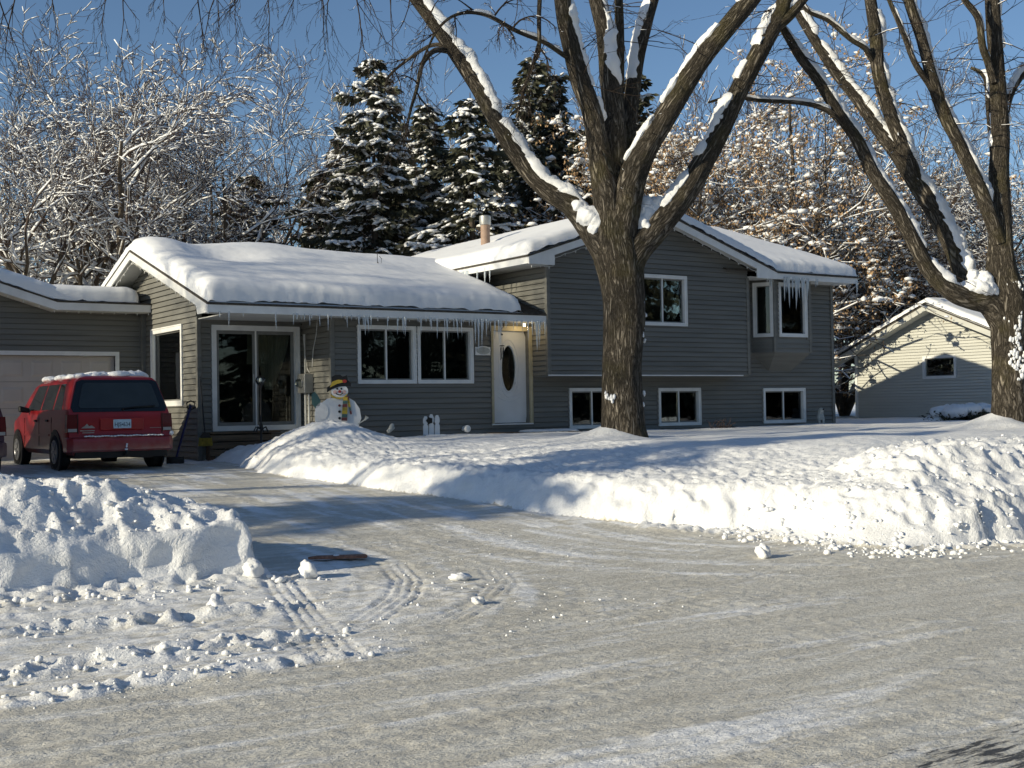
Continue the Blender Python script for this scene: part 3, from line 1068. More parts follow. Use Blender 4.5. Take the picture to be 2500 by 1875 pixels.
# windows
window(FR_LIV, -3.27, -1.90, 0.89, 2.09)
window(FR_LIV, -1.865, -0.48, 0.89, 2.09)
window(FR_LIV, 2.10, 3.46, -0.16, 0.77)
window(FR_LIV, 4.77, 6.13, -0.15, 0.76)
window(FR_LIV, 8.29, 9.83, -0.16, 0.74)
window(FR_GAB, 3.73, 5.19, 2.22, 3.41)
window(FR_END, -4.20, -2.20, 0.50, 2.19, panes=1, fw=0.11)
# patio slider
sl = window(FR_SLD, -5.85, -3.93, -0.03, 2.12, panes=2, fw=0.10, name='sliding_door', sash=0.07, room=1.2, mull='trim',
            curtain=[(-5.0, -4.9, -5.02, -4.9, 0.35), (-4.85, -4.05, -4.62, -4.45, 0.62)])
m = MB()
m.tube([(-4.98, 1.30, 0.95), (-4.98, 1.30, 1.12)], 0.012, 6)
m.build('door_handle', M['metal'], sl)

# bay window
BW = [(7.94, 0.0), (8.26, -0.50), (9.54, -0.50), (9.90, 0.0)]


def bay_face(p, q):
    d = Vector((q[0] - p[0], q[1] - p[1]))
    L = d.length
    d /= L
    return (p, (d.x, d.y), (d.y, -d.x)), L


bay = MB()
bay.poly([(BW[0][0], 0, 1.64), (BW[1][0], -0.5, 1.64), (BW[2][0], -0.5, 1.64), (BW[3][0], 0, 1.64), (8.52, -0.004, 1.17), (9.33, -0.004, 1.17)],
         [(0, 1, 4), (1, 2, 5, 4), (2, 3, 5), (0, 4, 5, 3), (0, 3, 2, 1)])
bayo = bay.build('bay_window', M['siding'], house)
faces = [bay_face(BW[0], BW[1]), bay_face(BW[1], BW[2]), bay_face(BW[2], BW[3])]
for i, (fr, L) in enumerate(faces):
    a0, a1 = (0.06, L - 0.02) if i == 0 else ((0.14, L - 0.12) if i == 1 else (0.06, L - 0.06))
    hz = (2.04, 3.42)
    core = MB()
    for (x0, x1, y0, y1) in ((0, L, 1.64, hz[0]), (0, a0, hz[0], 3.48), (a1, L, hz[0], 3.48), (a0, a1, hz[1], 3.48)):
        core.wbox(fr, x0, x1, -0.08, -0.012, y0, y1)
    core.build('bay_panel', M['siding'], bayo)
    z = 1.64
    k = 0
    while z < 3.47:
        t = min(z + PITCHZ, 3.48)
        for (x0, x1) in (((0, L),) if t <= hz[0] + 0.02 else ((0.0, a0), (a1, L))):
            if x1 - x0 < 0.03:
                continue
            q = []
            mb = MB()
            for zz, o in ((z, 0.026), (t, 0.003)):
                for a, n in ((x0, o), (x1, o), (x1, -0.011), (x0, -0.011)):
                    q.append((fr[0][0] + fr[1][0] * a + fr[2][0] * n, fr[0][1] + fr[1][1] * a + fr[2][1] * n, zz))
            mb.hexa(q)
            mb.build('siding_board', M['siding'], bayo)
        z += PITCHZ
    window(fr, a0, a1, hz[0], hz[1], panes=1, fw=0.085, parent=bayo, sash=0.02, room=0, name='bay_casement')
for p in BW[1:3]:
    m = MB()
    m.box(p[0] - 0.05, p[0] + 0.05, p[1] - 0.03, p[1] + 0.05, 1.64, 3.48)
    m.build('corner_post', M['siding'], bayo, bevel=0.01)
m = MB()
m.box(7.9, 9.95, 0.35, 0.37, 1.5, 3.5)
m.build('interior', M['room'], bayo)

# front door
m = MB()
for bx in ((0.0, 0.05, -0.15, 0.03, 0.0, 2.14), (1.02, 1.07, -0.15, 0.03, 0.0, 2.14), (0.05, 1.02, -0.15, 0.03, 2.05, 2.14)):
    m.wbox(FR_LIV, *bx)
m.wbox(FR_LIV, -0.012, 1.082, 0.03, 0.042, 2.14, 2.152)
m.wbox(FR_LIV, -0.012, 0.0, 0.03, 0.042, 0.0, 2.14)
m.wbox(FR_LIV, 1.07, 1.082, 0.03, 0.042, 0.0, 2.14)
dfr = m.build('door_frame', M['jamb'], house)
m = MB()
m.wbox(FR_LIV, -0.012, 1.082, -0.15, 0.045, -0.03, 0.0)
m.build('threshold', M['trim'], house)


def oval(cx, cz, rx, rz, y, n=40):
    return [(cx + rx * math.cos(2 * math.pi * i / n), y, cz + rz * math.sin(2 * math.pi * i / n)) for i in range(n)]


m = MB()
o1 = oval(0.535, 1.22, 0.185, 0.50, 0.115)
rect = []
for (x, y, z) in o1:     # slab face round the oval opening
    dx, dz = x - 0.535, z - 1.22
    s = min(0.48 / abs(dx) if abs(dx) > 1e-6 else 9, ((0.83 if dz > 0 else 1.205) / abs(dz)) if abs(dz) > 1e-6 else 9)
    rect.append((0.535 + dx * s, 0.115, 1.22 + dz * s))
n = len(o1)
V = o1 + rect + [(x, y + 0.045, z) for x, y, z in o1] + [(x, y + 0.045, z) for x, y, z in rect]
F = []
for i in range(n):
    j = (i + 1) % n
    F += [(i, j, n + j, n + i), (2 * n + i, 2 * n + j, j, i), (n + i, n + j, 3 * n + j, 3 * n + i), (2 * n + j, 2 * n + i, 3 * n + i, 3 * n + j)]
m.poly(V, F)
door = m.build('front_door', M['door'], house)
m = MB()
m.prism([(x, 0.135, z) for x, y, z in oval(0.535, 1.22, 0.188, 0.503, 0)], (0, 0.006, 0))
m.build('pane', M['glass'], door)
m = MB()
for sx, sz, r in ((0.203, 0.525, 0.018), (0.265, 0.64, 0.007)):
    pts = oval(0.535, 1.22, sx, sz, 0.112)
    m.tube(pts + [pts[0]], r, 6, cap=False)
for k in range(3):
    m.tube([(0.535 + 0.30 * t, 0.113, 0.50 + 0.10 * k + 0.10 * t * t) for t in np.linspace(-1, 1, 13)], 0.006, 5)
m.build('oval_moulding', M['door'], door, smooth=40)
m = MB()
m.lathe([(0.0, -0.06), (0.022, -0.055), (0.03, -0.035), (0.014, -0.02), (0.028, 0.0)], (0.10, 0.113, 0.98), 10, 'y')
m.build('door_knob', M['metal'], door, smooth=40)
m = MB()
m.lathe([(0.024, -0.02), (0.028, 0.0)], (0.10, 0.113, 1.14), 10, 'y')
m.build('deadbolt', M['metal'], door, smooth=40)
m = MB()
m.box(-0.1, 1.2, 0.75, 0.77, -0.1, 2.4)
m.build('interior', M['room'], door)
m = MB()
m.box(0.36, 0.60, 0.45, 0.46, 1.15, 1.62)
m.build('curtain', M['curtain'], door)

# garage door
m = MB()
for bx in ((-11.74, -6.735, -0.06, 0.036, 1.63, 1.72), (-6.82, -6.735, -0.06, 0.036, -0.6, 1.63), (-11.83, -11.74, -0.06, 0.036, -0.6, 1.72)):
    m.wbox(FR_GAR, *bx)
gd = m.build('garage_door', M['trim'], house)
for r in range(4):
    z0 = -0.62 + r * 0.5625
    s = MB()
    s.wbox(FR_GAR, -11.74, -6.82, -0.11, -0.075, z0 + 0.004, z0 + 0.5585)
    s.build('door_section', M['gdoor'], gd)
    for c in range(8):
        x0 = -11.70 + c * 0.61
        p = MB()
        (a0, a1, y0, y1) = (x0 + 0.08, x0 + 0.53, z0 + 0.11, z0 + 0.45)
        b = 0.05
        V = [(a, 4.67 + 0.074, z) for a, z in ((a0, y0), (a1, y0), (a1, y1), (a0, y1))] + \
            [(a, 4.67 + 0.060, z) for a, z in ((a0 + b, y0 + b), (a1 - b, y0 + b), (a1 - b, y1 - b), (a0 + b, y1 - b))]
        p.poly(V, [(4, 5, 6, 7), (0, 1, 5, 4), (1, 2, 6, 5), (2, 3, 7, 6), (3, 0, 4, 7), (3, 2, 1, 0)])
        p.build('panel', M['gdoor'], gd)


# roofs -------------------------------------------------------------
def slab(name, pts, t, mat, parent=None, dz=0.0):
    m = MB()
    m.prism([(x, y, z + dz) for x, y, z in pts], (0, 0, -t))
    return m.build(name, M[mat], parent or house)


ZR = 2.40 + RS * 4.66
slab('roof', [(-6.67, -0.63, 2.39), (1.085, -0.63, 2.39), (1.085, 4.06, ZR), (-6.67, 4.06, ZR)], 0.035, 'shingle')
slab('roof', [(-6.67, 4.06, ZR), (1.085, 4.06, ZR), (1.085, 8.75, 2.39), (-6.67, 8.75, 2.39)], 0.035, 'shingle')
# shingle courses in the strip the eave drip keeps clear
mb = MB()
k = 0
v = -0.60
while v < 4.0:
    z = wing_roof(v) + 0.004
    z2 = wing_roof(v + 0.14) + 0.004
    mb.hexa([(0.05, v, z - 0.01), (1.08, v, z - 0.01), (1.08, v + 0.14, z2 - 0.01), (0.05, v + 0.14, z2 - 0.01),
             (0.05, v, z + 0.016), (1.08, v, z + 0.016), (1.08, v + 0.14, z2 + 0.002), (0.05, v + 0.14, z2 + 0.002)])
    v += 0.14
mb.build('shingles', M['shingle'], house)
m = MB()
m.box(-6.65, 1.09, -0.62, -0.60, 2.21, 2.37)
m.build('fascia', M['trim'], house)
m = MB()      # rake boards of the wing, boxed foot
for (va, vb) in ((-0.62, 4.06), (8.72, 4.06)):
    za, zb = wing_roof(va if va < 5 else 8.72) - 0.035, ZR - 0.035
    m.hexa([(-6.66, va, za - 0.17), (-6.66, vb, zb - 0.17), (-6.635, vb, zb - 0.17), (-6.635, va, za - 0.17),
            (-6.66, va, za), (-6.66, vb, zb), (-6.635, vb, zb), (-6.635, va, za)])
m.prism([(-6.662, -0.622, 2.37), (-6.662, -0.622, 2.21), (-6.662, -0.08, 2.21), (-6.662, 0.02, 2.42)], (0.03, 0, 0))
m.build('rake_board', M['trim'], house)
m = MB()
m.box(-6.13, 1.09, -0.60, 1.36, 2.225, 2.245)
m.box(-6.63, -6.13, -0.60, -0.08, 2.225, 2.245)
m.build('soffit', M['soffit'], house)
for (va, vb) in ((0.0, 4.06), (8.7, 4.06)):
    za, zb = wing_roof(va) - 0.12, ZR - 0.12
    m = MB()
    m.hexa([(-6.635, va, za - 0.01), (-6.15, va, za - 0.01), (-6.15, vb, zb - 0.01), (-6.635, vb, zb - 0.01),
            (-6.635, va, za), (-6.15, va, za), (-6.15, vb, zb), (-6.635, vb, zb)])
    m.build('soffit', M['soffit'], house)
ZG = 3.64 + GS * 3.75
slab('roof', [(0.36, -0.98, 3.625), (4.15, -0.98, ZG), (4.15, 10.2, ZG), (0.36, 10.2, 3.625)], 0.035, 'shingle')
slab('roof', [(4.15, -0.98, ZG), (7.94, -0.98, 3.625), (7.94, 10.2, 3.625), (4.15, 10.2, ZG)], 0.035, 'shingle')
slab('roof', [(6.4, -0.74, 3.655), (11.2, -0.74, 3.655), (11.2, 4.3, 5.33), (6.4, 4.3, 5.33)], 0.035, 'shingle')
slab('roof', [(6.4, 4.3, 5.33), (11.2, 4.3, 5.33), (11.2, 9.35, 3.655), (6.4, 9.35, 3.655)], 0.035, 'shingle')
m = MB()
m.box(0.375, 0.395, -0.94, 10.1, 3.45, 3.60)
m.build('fascia', M['trim'], house)
m = MB()
for (ua, ub) in ((0.39, 4.15), (7.91, 4.15)):
    za, zb = 3.60, ZG - 0.035
    m.hexa([(ua, -0.965, za - 0.16), (ub, -0.965, zb - 0.17), (ub, -0.94, zb - 0.17), (ua, -0.94, za - 0.16),
            (ua, -0.965, za), (ub, -0.965, zb), (ub, -0.94, zb), (ua, -0.94, za)])
m.prism([(0.385, -0.968, 3.44), (1.07, -0.968, 3.44), (1.07, -0.968, 3.72), (0.385, -0.968, 3.60)], (0, 0.03, 0))
m.prism([(7.915, -0.968, 3.44), (7.22, -0.968, 3.44), (7.22, -0.968, 3.72), (7.915, -0.968, 3.60)], (0, 0.03, 0))
m.build('rake_board', M['trim'], house)
for (ua, ub) in ((0.40, 4.15), (7.9, 4.15)):
    za, zb = 3.53, ZG - 0.11
    m = MB()
    m.hexa([(ua, -0.94, za - 0.01), (ub, -0.94, zb - 0.01), (ub, -0.62, zb - 0.01), (ua, -0.62, za - 0.01),
            (ua, -0.94, za), (ub, -0.94, zb), (ub, -0.62, zb), (ua, -0.62, za)])
    m.build('soffit', M['soffit'], house)
m = MB()
m.box(0.40, 1.09, -0.93, 10.1, 3.462, 3.474)
m.build('soffit', M['soffit'], house)
m = MB()
m.box(7.93, 11.15, -0.72, -0.70, 3.48, 3.635)
m.build('fascia', M['trim'], house)
m = MB()
m.box(7.23, 11.14, -0.69, 0.0, 3.49, 3.505)
m.build('soffit', M['soffit'], house)
m = MB()
m.hexa([(11.15, -0.72, 3.47), (11.15, 4.3, 5.13), (11.17, 4.3, 5.13), (11.17, -0.72, 3.47), (11.15, -0.72, 3.63), (11.15, 4.3, 5.29), (11.17, 4.3, 5.29), (11.17, -0.72, 3.63)])
m.hexa([(11.15, 9.3, 3.47), (11.15, 4.3, 5.13), (11.17, 4.3, 5.13), (11.17, 9.3, 3.47), (11.15, 9.3, 3.63), (11.15, 4.3, 5.29), (11.17, 4.3, 5.29), (11.17, 9.3, 3.63)])
m.build('rake_board', M['trim'], house)
# garage roof
slab('roof', [(-8.15, 4.17, 2.765), (-6.17, 4.17, 2.765), (-6.17, 8.6, 3.1), (-8.15, 8.6, 3.1)], 0.035, 'shingle')
slab('roof', [(-8.15, 4.17, 2.765), (-8.15, 10.1, 2.765), (-11.10, 10.1, 3.68), (-11.10, 4.17, 3.68)], 0.035, 'shingle')
slab('roof', [(-11.10, 4.17, 3.68), (-11.10, 10.1, 3.68), (-14.3, 10.1, 2.69), (-14.3, 4.17, 2.69)], 0.035, 'shingle')
m = MB()
m.box(-8.15, -6.17, 4.18, 4.20, 2.575, 2.74)
for (ua, za, ub, zb) in ((-8.15, 2.74, -11.10, 3.65), (-14.3, 2.66, -11.10, 3.65)):
    m.hexa([(ua, 4.18, za - 0.18), (ub, 4.18, zb - 0.19), (ub, 4.20, zb - 0.19), (ua, 4.20, za - 0.18), (ua, 4.18, za), (ub, 4.18, zb), (ub, 4.20, zb), (ua, 4.20, za)])
m.build('fascia', M['trim'], house)
m = MB()
m.box(-8.15, -6.17, 4.20, 4.66, 2.565, 2.58)
m.hexa([(-8.15, 4.2, 2.555), (-11.1, 4.2, 3.46), (-11.1, 4.66, 3.46), (-8.15, 4.66, 2.555), (-8.15, 4.2, 2.57), (-11.1, 4.2, 3.475), (-11.1, 4.66, 3.475), (-8.15, 4.66, 2.57)])
m.hexa([(-14.2, 4.2, 2.50), (-11.1, 4.2, 3.46), (-11.1, 4.66, 3.46), (-14.2, 4.66, 2.50), (-14.2, 4.2, 2.515), (-11.1, 4.2, 3.475), (-11.1, 4.66, 3.475), (-14.2, 4.66, 2.515)])
m.build('soffit', M['soffit'], house)
# flue
m = MB()
m.lathe([(0.12, -0.25), (0.12, 0.86)], (2.25, 3.62, 4.20), 16)
flue = m.build('flue_pipe', M['pipe'], house, smooth=40)
m = MB()
m.lathe([(0.14, 0.80), (0.15, 0.86), (0.15, 1.02), (0.13, 1.04)], (2.25, 3.62, 4.20), 16)
m.build('flue_cap', M['metal'], flue, smooth=40)


# snow on the roofs ---------------------------------------------------
def roof_snow(name, label, u0, u1, v0, v1, step, zroof, inside, thick, seed, w=0.34, drift=0.05, extra=None):
    us = np.arange(u0, u1 + step * 0.5, step)
    vs = np.arange(v0, v1 + step * 0.5, step)
    U, Vv = np.meshgrid(us, vs)
    zr = zroof(U, Vv)
    d = inside(U, Vv) + 0.006 * fbm(U * 4, Vv * 4, 3, seed)
    tt = np.clip(d / w, 0, 1)
    prof = (1 - (1 - tt) ** 2.6) ** 0.62
    th = thick * (1 + 0.08 * fbm(U * 0.35, Vv * 0.35, 2, seed + 3)) + drift * 0.4 * fbm(U * 0.6, Vv * 0.6, 2, seed + 5)
    if extra is not None:
        th = th + extra(U, Vv)
    th = np.maximum(th, 0.03)
    face = np.clip(1 - np.abs(tt - 0.4) / 0.45, 0, 1)
    top = zr + th * prof + 0.018 * face * fbm(U * 6, Vv * 6, 3, seed + 7) + 0.006 * fbm(U * 5, Vv * 5, 2, seed + 9)
    keep = d > -step * 0.6
    n1, n0 = U.shape
    bulge = 0.05 * np.sin(np.pi * np.clip(tt * 1.6, 0, 1))
    gd0 = np.gradient(d, axis=1); gd1 = np.gradient(d, axis=0)
    gl = np.hypot(gd0, gd1) + 1e-9
    X = U - gd0 / gl * bulge
    Y = Vv - gd1 / gl * bulge
    Z = np.where(d <= 0.0, zr + 0.012, np.maximum(top, zr + 0.012))
    idx = np.arange(U.size).reshape(U.shape)
    F = np.stack([idx[:-1, :-1], idx[:-1, 1:], idx[1:, 1:], idx[1:, :-1]], -1).reshape(-1, 4)
    kf = (keep.ravel()[F]).all(1)
    F = F[kf]
    used, inv = np.unique(F.ravel(), return_inverse=True)
    P = np.stack([X, Y, Z + H0], -1).reshape(-1, 3)[used]
    # closed underside
    n = len(P)
    B = P.copy()
    B[:, 2] = np.minimum(zr.ravel()[used] + 0.005 + H0, P[:, 2] - 0.004)
    Fi = inv.reshape(-1, 4)
    me = np_mesh(name, np.vstack([P, B]), np.vstack([Fi, Fi[:, ::-1] + n]), M['roofsnow'], True)
    return tag(link(name, me), label, 'roof snow', 'snow blankets on the roofs')


def rect_d(U, V, u0, u1, v0, v1):
    return np.minimum(np.minimum(U - u0, u1 - U), np.minimum(V - v0, v1 - V))


def wr(U, V):
    return np.where(V < 4.06, 2.40 + RS * (V + 0.6), ZR - RS * (V - 4.06))


def wing_extra(U, V):
    g = -0.20 * np.exp(-((U + 5.0) / 0.8) ** 2 - ((V - 2.7) / 0.8) ** 2)
    g = g + 0.10 * np.exp(-((U + 6.1) / 0.5) ** 2 - ((V - 3.9) / 1.2) ** 2)
    g = g + 0.12 * np.exp(-((U + 3.6) / 1.0) ** 2 - ((V - 4.2) / 0.7) ** 2)
    return g - 0.10 * np.exp(-((V - 4.06) / 0.35) ** 2) + 0.05 * sstep(3, 0, V)


roof_snow('roof_snow', 'thick snow blanket on the long low roof above the living room windows', -6.7, 1.1, -0.66, 8.8, 0.055, wr,
          lambda U, V: rect_d(U, V, -6.64, np.interp(V, [-0.6, 0.6, 2.6, 3.6], [0.42, 0.55, 0.80, 1.09]), -0.61, 8.7), 0.34, 11, w=0.36, extra=wing_extra)


def ur(U, V):
    g = np.where((V > -1.0) & (V < 10.3), ZG - GS * np.abs(U - 4.15), -9)
    r = np.where(U > 4.15, 5.34 - 0.333 * np.abs(V - 4.3), -9)
    r = np.where((V > -0.76), r, -9)
    return np.maximum(np.where(U < 7.95, g, -9), np.where(U > 6.4, r, -9))


roof_snow('roof_snow', 'snow blanket on the high roof over the front gable and the bay window', 0.3, 11.25, -1.02, 10.3, 0.06, ur,
          lambda U, V: np.maximum(rect_d(U, V, 0.38, 7.92, -0.965, 10.1), rect_d(U, V, 5.0, 11.18, -0.72, 9.3)), 0.30, 23, w=0.30, drift=0.03,
          extra=lambda U, V: -0.16 * np.exp(-((U - 2.25) / 0.3) ** 2 - ((V - 3.62) / 0.3) ** 2))


def gr(U, V):
    low = 2.765 + 0.0755 * (V - 4.17)
    gb = 3.68 - 0.31 * np.abs(U + 11.10)
    return np.where(U > -8.15, low, np.maximum(gb, 2.0))


roof_snow('roof_snow', 'snow blanket on the garage roof at the left edge', -14.3, -6.16, 4.14, 10.1, 0.06, gr,
          lambda U, V: rect_d(U, V, -14.2, np.interp(V, [4.2, 5.5], [-6.42, -6.2]), 4.20, 10.0), 0.36, 37, w=0.30, drift=0.03)

# icicles -------------------------------------------------------------
ICI = []
for s in range(7):
    r2 = random.Random(50 + s)
    m = MB()
    prof = []
    n = 9
    for i in range(n + 1):
        f = i / n
        prof.append((max(0.0015, (1 - f) ** 0.8 * (1 + 0.18 * math.sin(f * 17 + s)) * 0.5), -f))
    bx, by = r2.uniform(-.06, .06), r2.uniform(-.06, .06)
    vs, fs, k = [], [], 6
    for (r, h) in prof:
        for j in range(k):
            th = 2 * math.pi * j / k
            vs.append((r * math.cos(th) + bx * h * h, r * math.sin(th) + by * h * h, h))
    for i in range(n):
        for j in range(k):
            j2 = (j + 1) % k
            fs.append((i * k + j, (i + 1) * k + j, (i + 1) * k + j2, i * k + j2))
    fs.append(tuple(range(k)))
    m.poly(vs, fs)
    ICI.append(m.mesh('icicle', M['ice'], 60))


def icicle(u, v, z, L, w):
    o = link('icicle', rnd.choice(ICI), house)
    o.location = (u, v, z)
    o.scale = (w, w, L)
    o.rotation_euler = (rnd.uniform(-.04, .04), rnd.uniform(-.04, .04), rnd.uniform(0, 6))


ri = random.Random(4)
for (u0, u1, n, l0, l1) in ((-6.6, -5.0, 5, 0.08, 0.35), (-5.0, -4.3, 10, 0.06, 0.22), (-4.3, -3.5, 9, 0.05, 0.30), (-3.5, -2.0, 22, 0.06, 0.34),
                            (-2.0, -0.6, 26, 0.06, 0.42), (-0.95, -0.62, 6, 0.3, 0.62), (-0.6, -0.1, 9, 0.15, 0.50), (-0.1, 0.45, 8, 0.08, 0.30), (0.45, 0.95, 11, 0.2, 0.56), (0.95, 1.08, 3, 0.1, 0.3)):
    for _ in range(n):
        L = 1.25 * (l0 + (l1 - l0) * ri.random() ** 1.7)
        icicle(ri.uniform(u0, u1), -0.625 + ri.uniform(-0.02, 0.02), 2.235, L, 0.018 + 0.06 * L * ri.uniform(0.6, 1.2))
for (v0, v1, n, l0, l1) in ((0.5, 1.6, 4, 0.3, 0.6), (1.5, 3.2, 16, 0.3, 0.75), (3.0, 6.5, 34, 0.3, 0.65)):
    for _ in range(n):
        L = l0 + (l1 - l0) * ri.random()
        icicle(0.385, ri.uniform(v0, v1), 3.53, L, 0.03 + 0.07 * L)
for (u0, u1, n, l0, l1) in ((7.75, 8.0, 6, 0.15, 0.5), (8.4, 9.3, 24, 0.2, 0.85), (9.5, 9.9, 3, 0.1, 0.35), (11.05, 11.15, 2, 0.3, 0.6)):
    for _ in range(n):
        L = l0 + (l1 - l0) * ri.random() ** 1.3
        icicle(ri.uniform(u0, u1), -0.72, 3.54, L, 0.03 + 0.06 * L)


# strings of festive bulbs
def bulb_string(path, sag, every=0.16):
    m = MB()
    pts = []
    acc = 0
    for p, q in zip(path[:-1], path[1:]):
        p, q = Vector(p), Vector(q)
        n = max(2, int((q - p).length / every))
        for i in range(n):
            f = i / n
            pts.append(p.lerp(q, f) - Vector((0, 0, sag * (0.5 + 0.5 * math.sin(i * 2.3)))))
    pts.append(Vector(path[-1]))
    m.tube(pts, 0.006, 4)
    for p in pts[::2]:
        m.lathe([(0.006, 0), (0.014, -0.015), (0.010, -0.04), (0.003, -0.05)], p, 6)
    m.build('light_string', M['soffit'], house)


bulb_string([(-8.2, 4.25, 2.57), (-6.2, 4.25, 2.56)], 0.01, 0.12)
bulb_string([(-11, 4.25, 3.44), (-8.2, 4.25, 2.57)], 0.01, 0.16)
bulb_string([(-6.6, 4.06, ZR - 0.25), (-6.6, 0.2, wing_roof(0.2) - 0.22)], 0.03, 0.14)
bulb_string([(-6.6, 4.10, ZR - 0.25), (-6.6, 6.2, ZR - 0.25 - RS * 2.1)], 0.03, 0.14)
bulb_string([(0.5, -0.90, 3.43), (1.08, -0.90, 3.43)], 0.03, 0.1)
bulb_string([(1.1, -0.92, 3.62), (4.15, -0.92, ZG - 0.24), (7.8, -0.92, 3.42)], 0.03, 0.15)
bulb_string([(-3.8, -0.55, 2.21), (1.05, -0.55, 2.20)], 0.02, 0.12)

# ------------------------------------------------------------------ fittings on the house wall
m = MB()
m.box(-4.08, -3.88, 0.80, 1.14, 0.72, 1.12)
meter = m.build('electric_meter_box', M['metal'], house, bevel=0.012)
m = MB()
m.lathe([(0.09, 0.0), (0.09, -0.06), (0.07, -0.10), (0.0, -0.11)], (-4.08, 0.97, 0.93), 16, 'x')
m.build('meter_dial', M['glass'], meter, smooth=40)
m = MB()
m.lathe([(0.105, 0.0), (0.105, -0.03), (0.085, -0.035)], (-4.08, 0.97, 0.93), 16, 'x')
m.build('meter_ring', M['metal'], meter, smooth=40)
m = MB()
for vv in (1.05, 0.88):
    m.tube([(-3.95, vv, 0.72), (-3.95, vv, -0.5)], 0.022, 8)
m.tube([(-3.95, 1.05, 1.12), (-3.95, 1.05, 1.95)], 0.012, 8)
m.build('conduit', M['soffit'], meter)
m = MB()
m.tube([(-3.98, 1.05, 1.95), (-3.99, 0.95, 1.5), (-3.99, 0.85, 1.22), (-3.97, 0.80, 1.14)], 0.007, 5)
m.tube([(-3.95, 0.42, 2.22), (-3.97, 0.45, 1.9), (-3.96, 0.62, 1.6), (-3.97, 0.66, 1.25)], 0.007, 5)
m.build('cable', M['soffit'], house)
m = MB()
m.box(-4.05, -3.9, 1.10, 1.3, -0.42, -0.10)
m.build('utility_box', M['soffit'], house, bevel=0.01)
# oval plaque by the door
m = MB()
m.box(-0.43, -0.04, -0.045, -0.022, 1.50, 1.68)
pl = m.build('wall_plaque', M['white'], house, bevel=0.004)
m = MB()
m.prism(oval(-0.235, 1.595, 0.175, 0.078, -0.046, 28), (0, -0.012, 0))
m.build('plaque_oval', M['stone'], pl)
m = MB()
pts = oval(-0.235, 1.60, 0.185, 0.092, -0.05, 28)
m.tube(pts + [pts[0]], 0.012, 6, cap=False)
m.build('plaque_rim', M['white'], pl, smooth=40)
# porch light
m = MB()
m.box(0.60, 0.76, -0.40, -0.26, 2.205, 2.225)
pl = m.build('porch_light', M['metal'], house)
m = MB()
for x in (0.655, 0.695):
    m.tube([(x, -0.33, 2.20), (x, -0.33, 2.13)], 0.012, 8)
m.build('lamp_bulb', M['glow'], pl)
pd = bpy.data.lights.new('porch_lamp', 'POINT')
pd.energy = 3.0
pd.color = (1.0, 0.75, 0.4)
pd.shadow_soft_size = 0.04
po = link('porch_lamp', pd, pl)
po.location = (0.68, -0.33, 2.09)
# vent cap
m = MB()
m.lathe([(0.055, 0.02), (0.055, -0.10), (0.075, -0.11), (0.08, -0.17), (0.06, -0.19), (0.02, -0.195)], (-0.74, 0.0, -0.09), 16, 'y')
m.build('dryer_vent', M['white'], house, smooth=40)
# wire on the roof
m = MB()
m.tube([(-1.55, 2.3, 3.30), (-1.55, 2.3, 3.98)], 0.008, 5)
m.tube([(-1.55, 2.3, 3.72), (-1.46, 2.3, 3.66), (-1.44, 2.3, 3.80), (-1.50, 2.3, 3.86)], 0.007, 5)
m.build('antenna_wire', M['black'], house)

# wind chime hanging under the eave
wc = thing('wind_chime', 'dark wind chime with slim tubes hanging under the eave by the front door', 'wind chime', (0.03, -0.40, H0 + 1.30))
m = MB()
m.lathe([(0.05, 0.38), (0.055, 0.40), (0.01, 0.405)], (0, 0, 0), 12)
m.build('top_plate', M['black'], wc)
for i in range(4):
    m = MB()
    x, y = 0.036 * math.cos(i * 1.57 + .4), 0.036 * math.sin(i * 1.57 + .4)
    m.tube([(x, y, 0.36), (x, y, 0.05 + 0.03 * i)], 0.008, 6)
    m.build('chime_tube', M['black'], wc)
m = MB()
m.tube([(0, 0, 0.40), (0, 0, 0.93)], 0.003, 4)
m.tube([(0, 0, 0.38), (0, 0, -0.06)], 0.003, 4)
m.lathe([(0.012, -0.06), (0.016, -0.10), (0.004, -0.14)], (0, 0, 0), 6)
m.lathe([(0.02, 0.62), (0.025, 0.64), (0.004, 0.66)], (0, 0, 0), 8)
m.build('cord', M['black'], wc)
m = MB()
pts = [(0.045 * math.cos(a), 0, 0.84 + 0.07 * math.sin(a)) for a in np.linspace(0, 2 * math.pi, 15)]
m.tube(pts, 0.009, 5, cap=False)
m.build('hook_ring', M['black'], wc)

# wooden steps below the patio slider
st = thing('wooden_steps', 'weathered wooden plank steps below the patio slider', 'steps', (-5.2, 1.0, H0 - 0.62))
for k in range(3):
    m = MB()
    m.box(-0.72 - 0.16, 0.62 - 0.1 * k, -0.10, -0.06, 0.10 + 0.145 * k, 0.225 + 0.145 * k)
    m.build('plank', M['wood'], st, bevel=0.006)
for k in range(3):
    m = MB()
    m.box(-0.88, 0.62, -0.11 + 0.15 * k, 0.03 + 0.15 * k, 0.54, 0.575)
    m.build('plank', M['wood'], st, bevel=0.006)
m = MB()
for x in (-0.8, 0.4):
    m.box(x, x + 0.04, -0.05, 0.34, 0.0, 0.54)
m.build('stringer', M['wood'], st)

# front step with snow on it
fs = thing('front_step', 'low wooden door step topped by a strip of snow under the front door', 'step', (0.75, -0.55, H0 - 0.55))
m = MB()
m.box(-1.0, 1.05, -0.35, 0.5, 0.28, 0.36)
m.build('tread', M['wood'], fs, bevel=0.008)
m = MB()
m.box(-1.0, 1.0, -0.30, -0.26, 0.0, 0.27)
m.build('riser', M['wood'], fs)
link('snow_cover', blobs_mesh('snow_cover', [(-0.1 + 0.19 * i, -0.05, 0.37) for i in range(6)], [(0.22, 0.30, 0.05)] * 6, M['snow'], ICO1, 0.06, 9), fs)


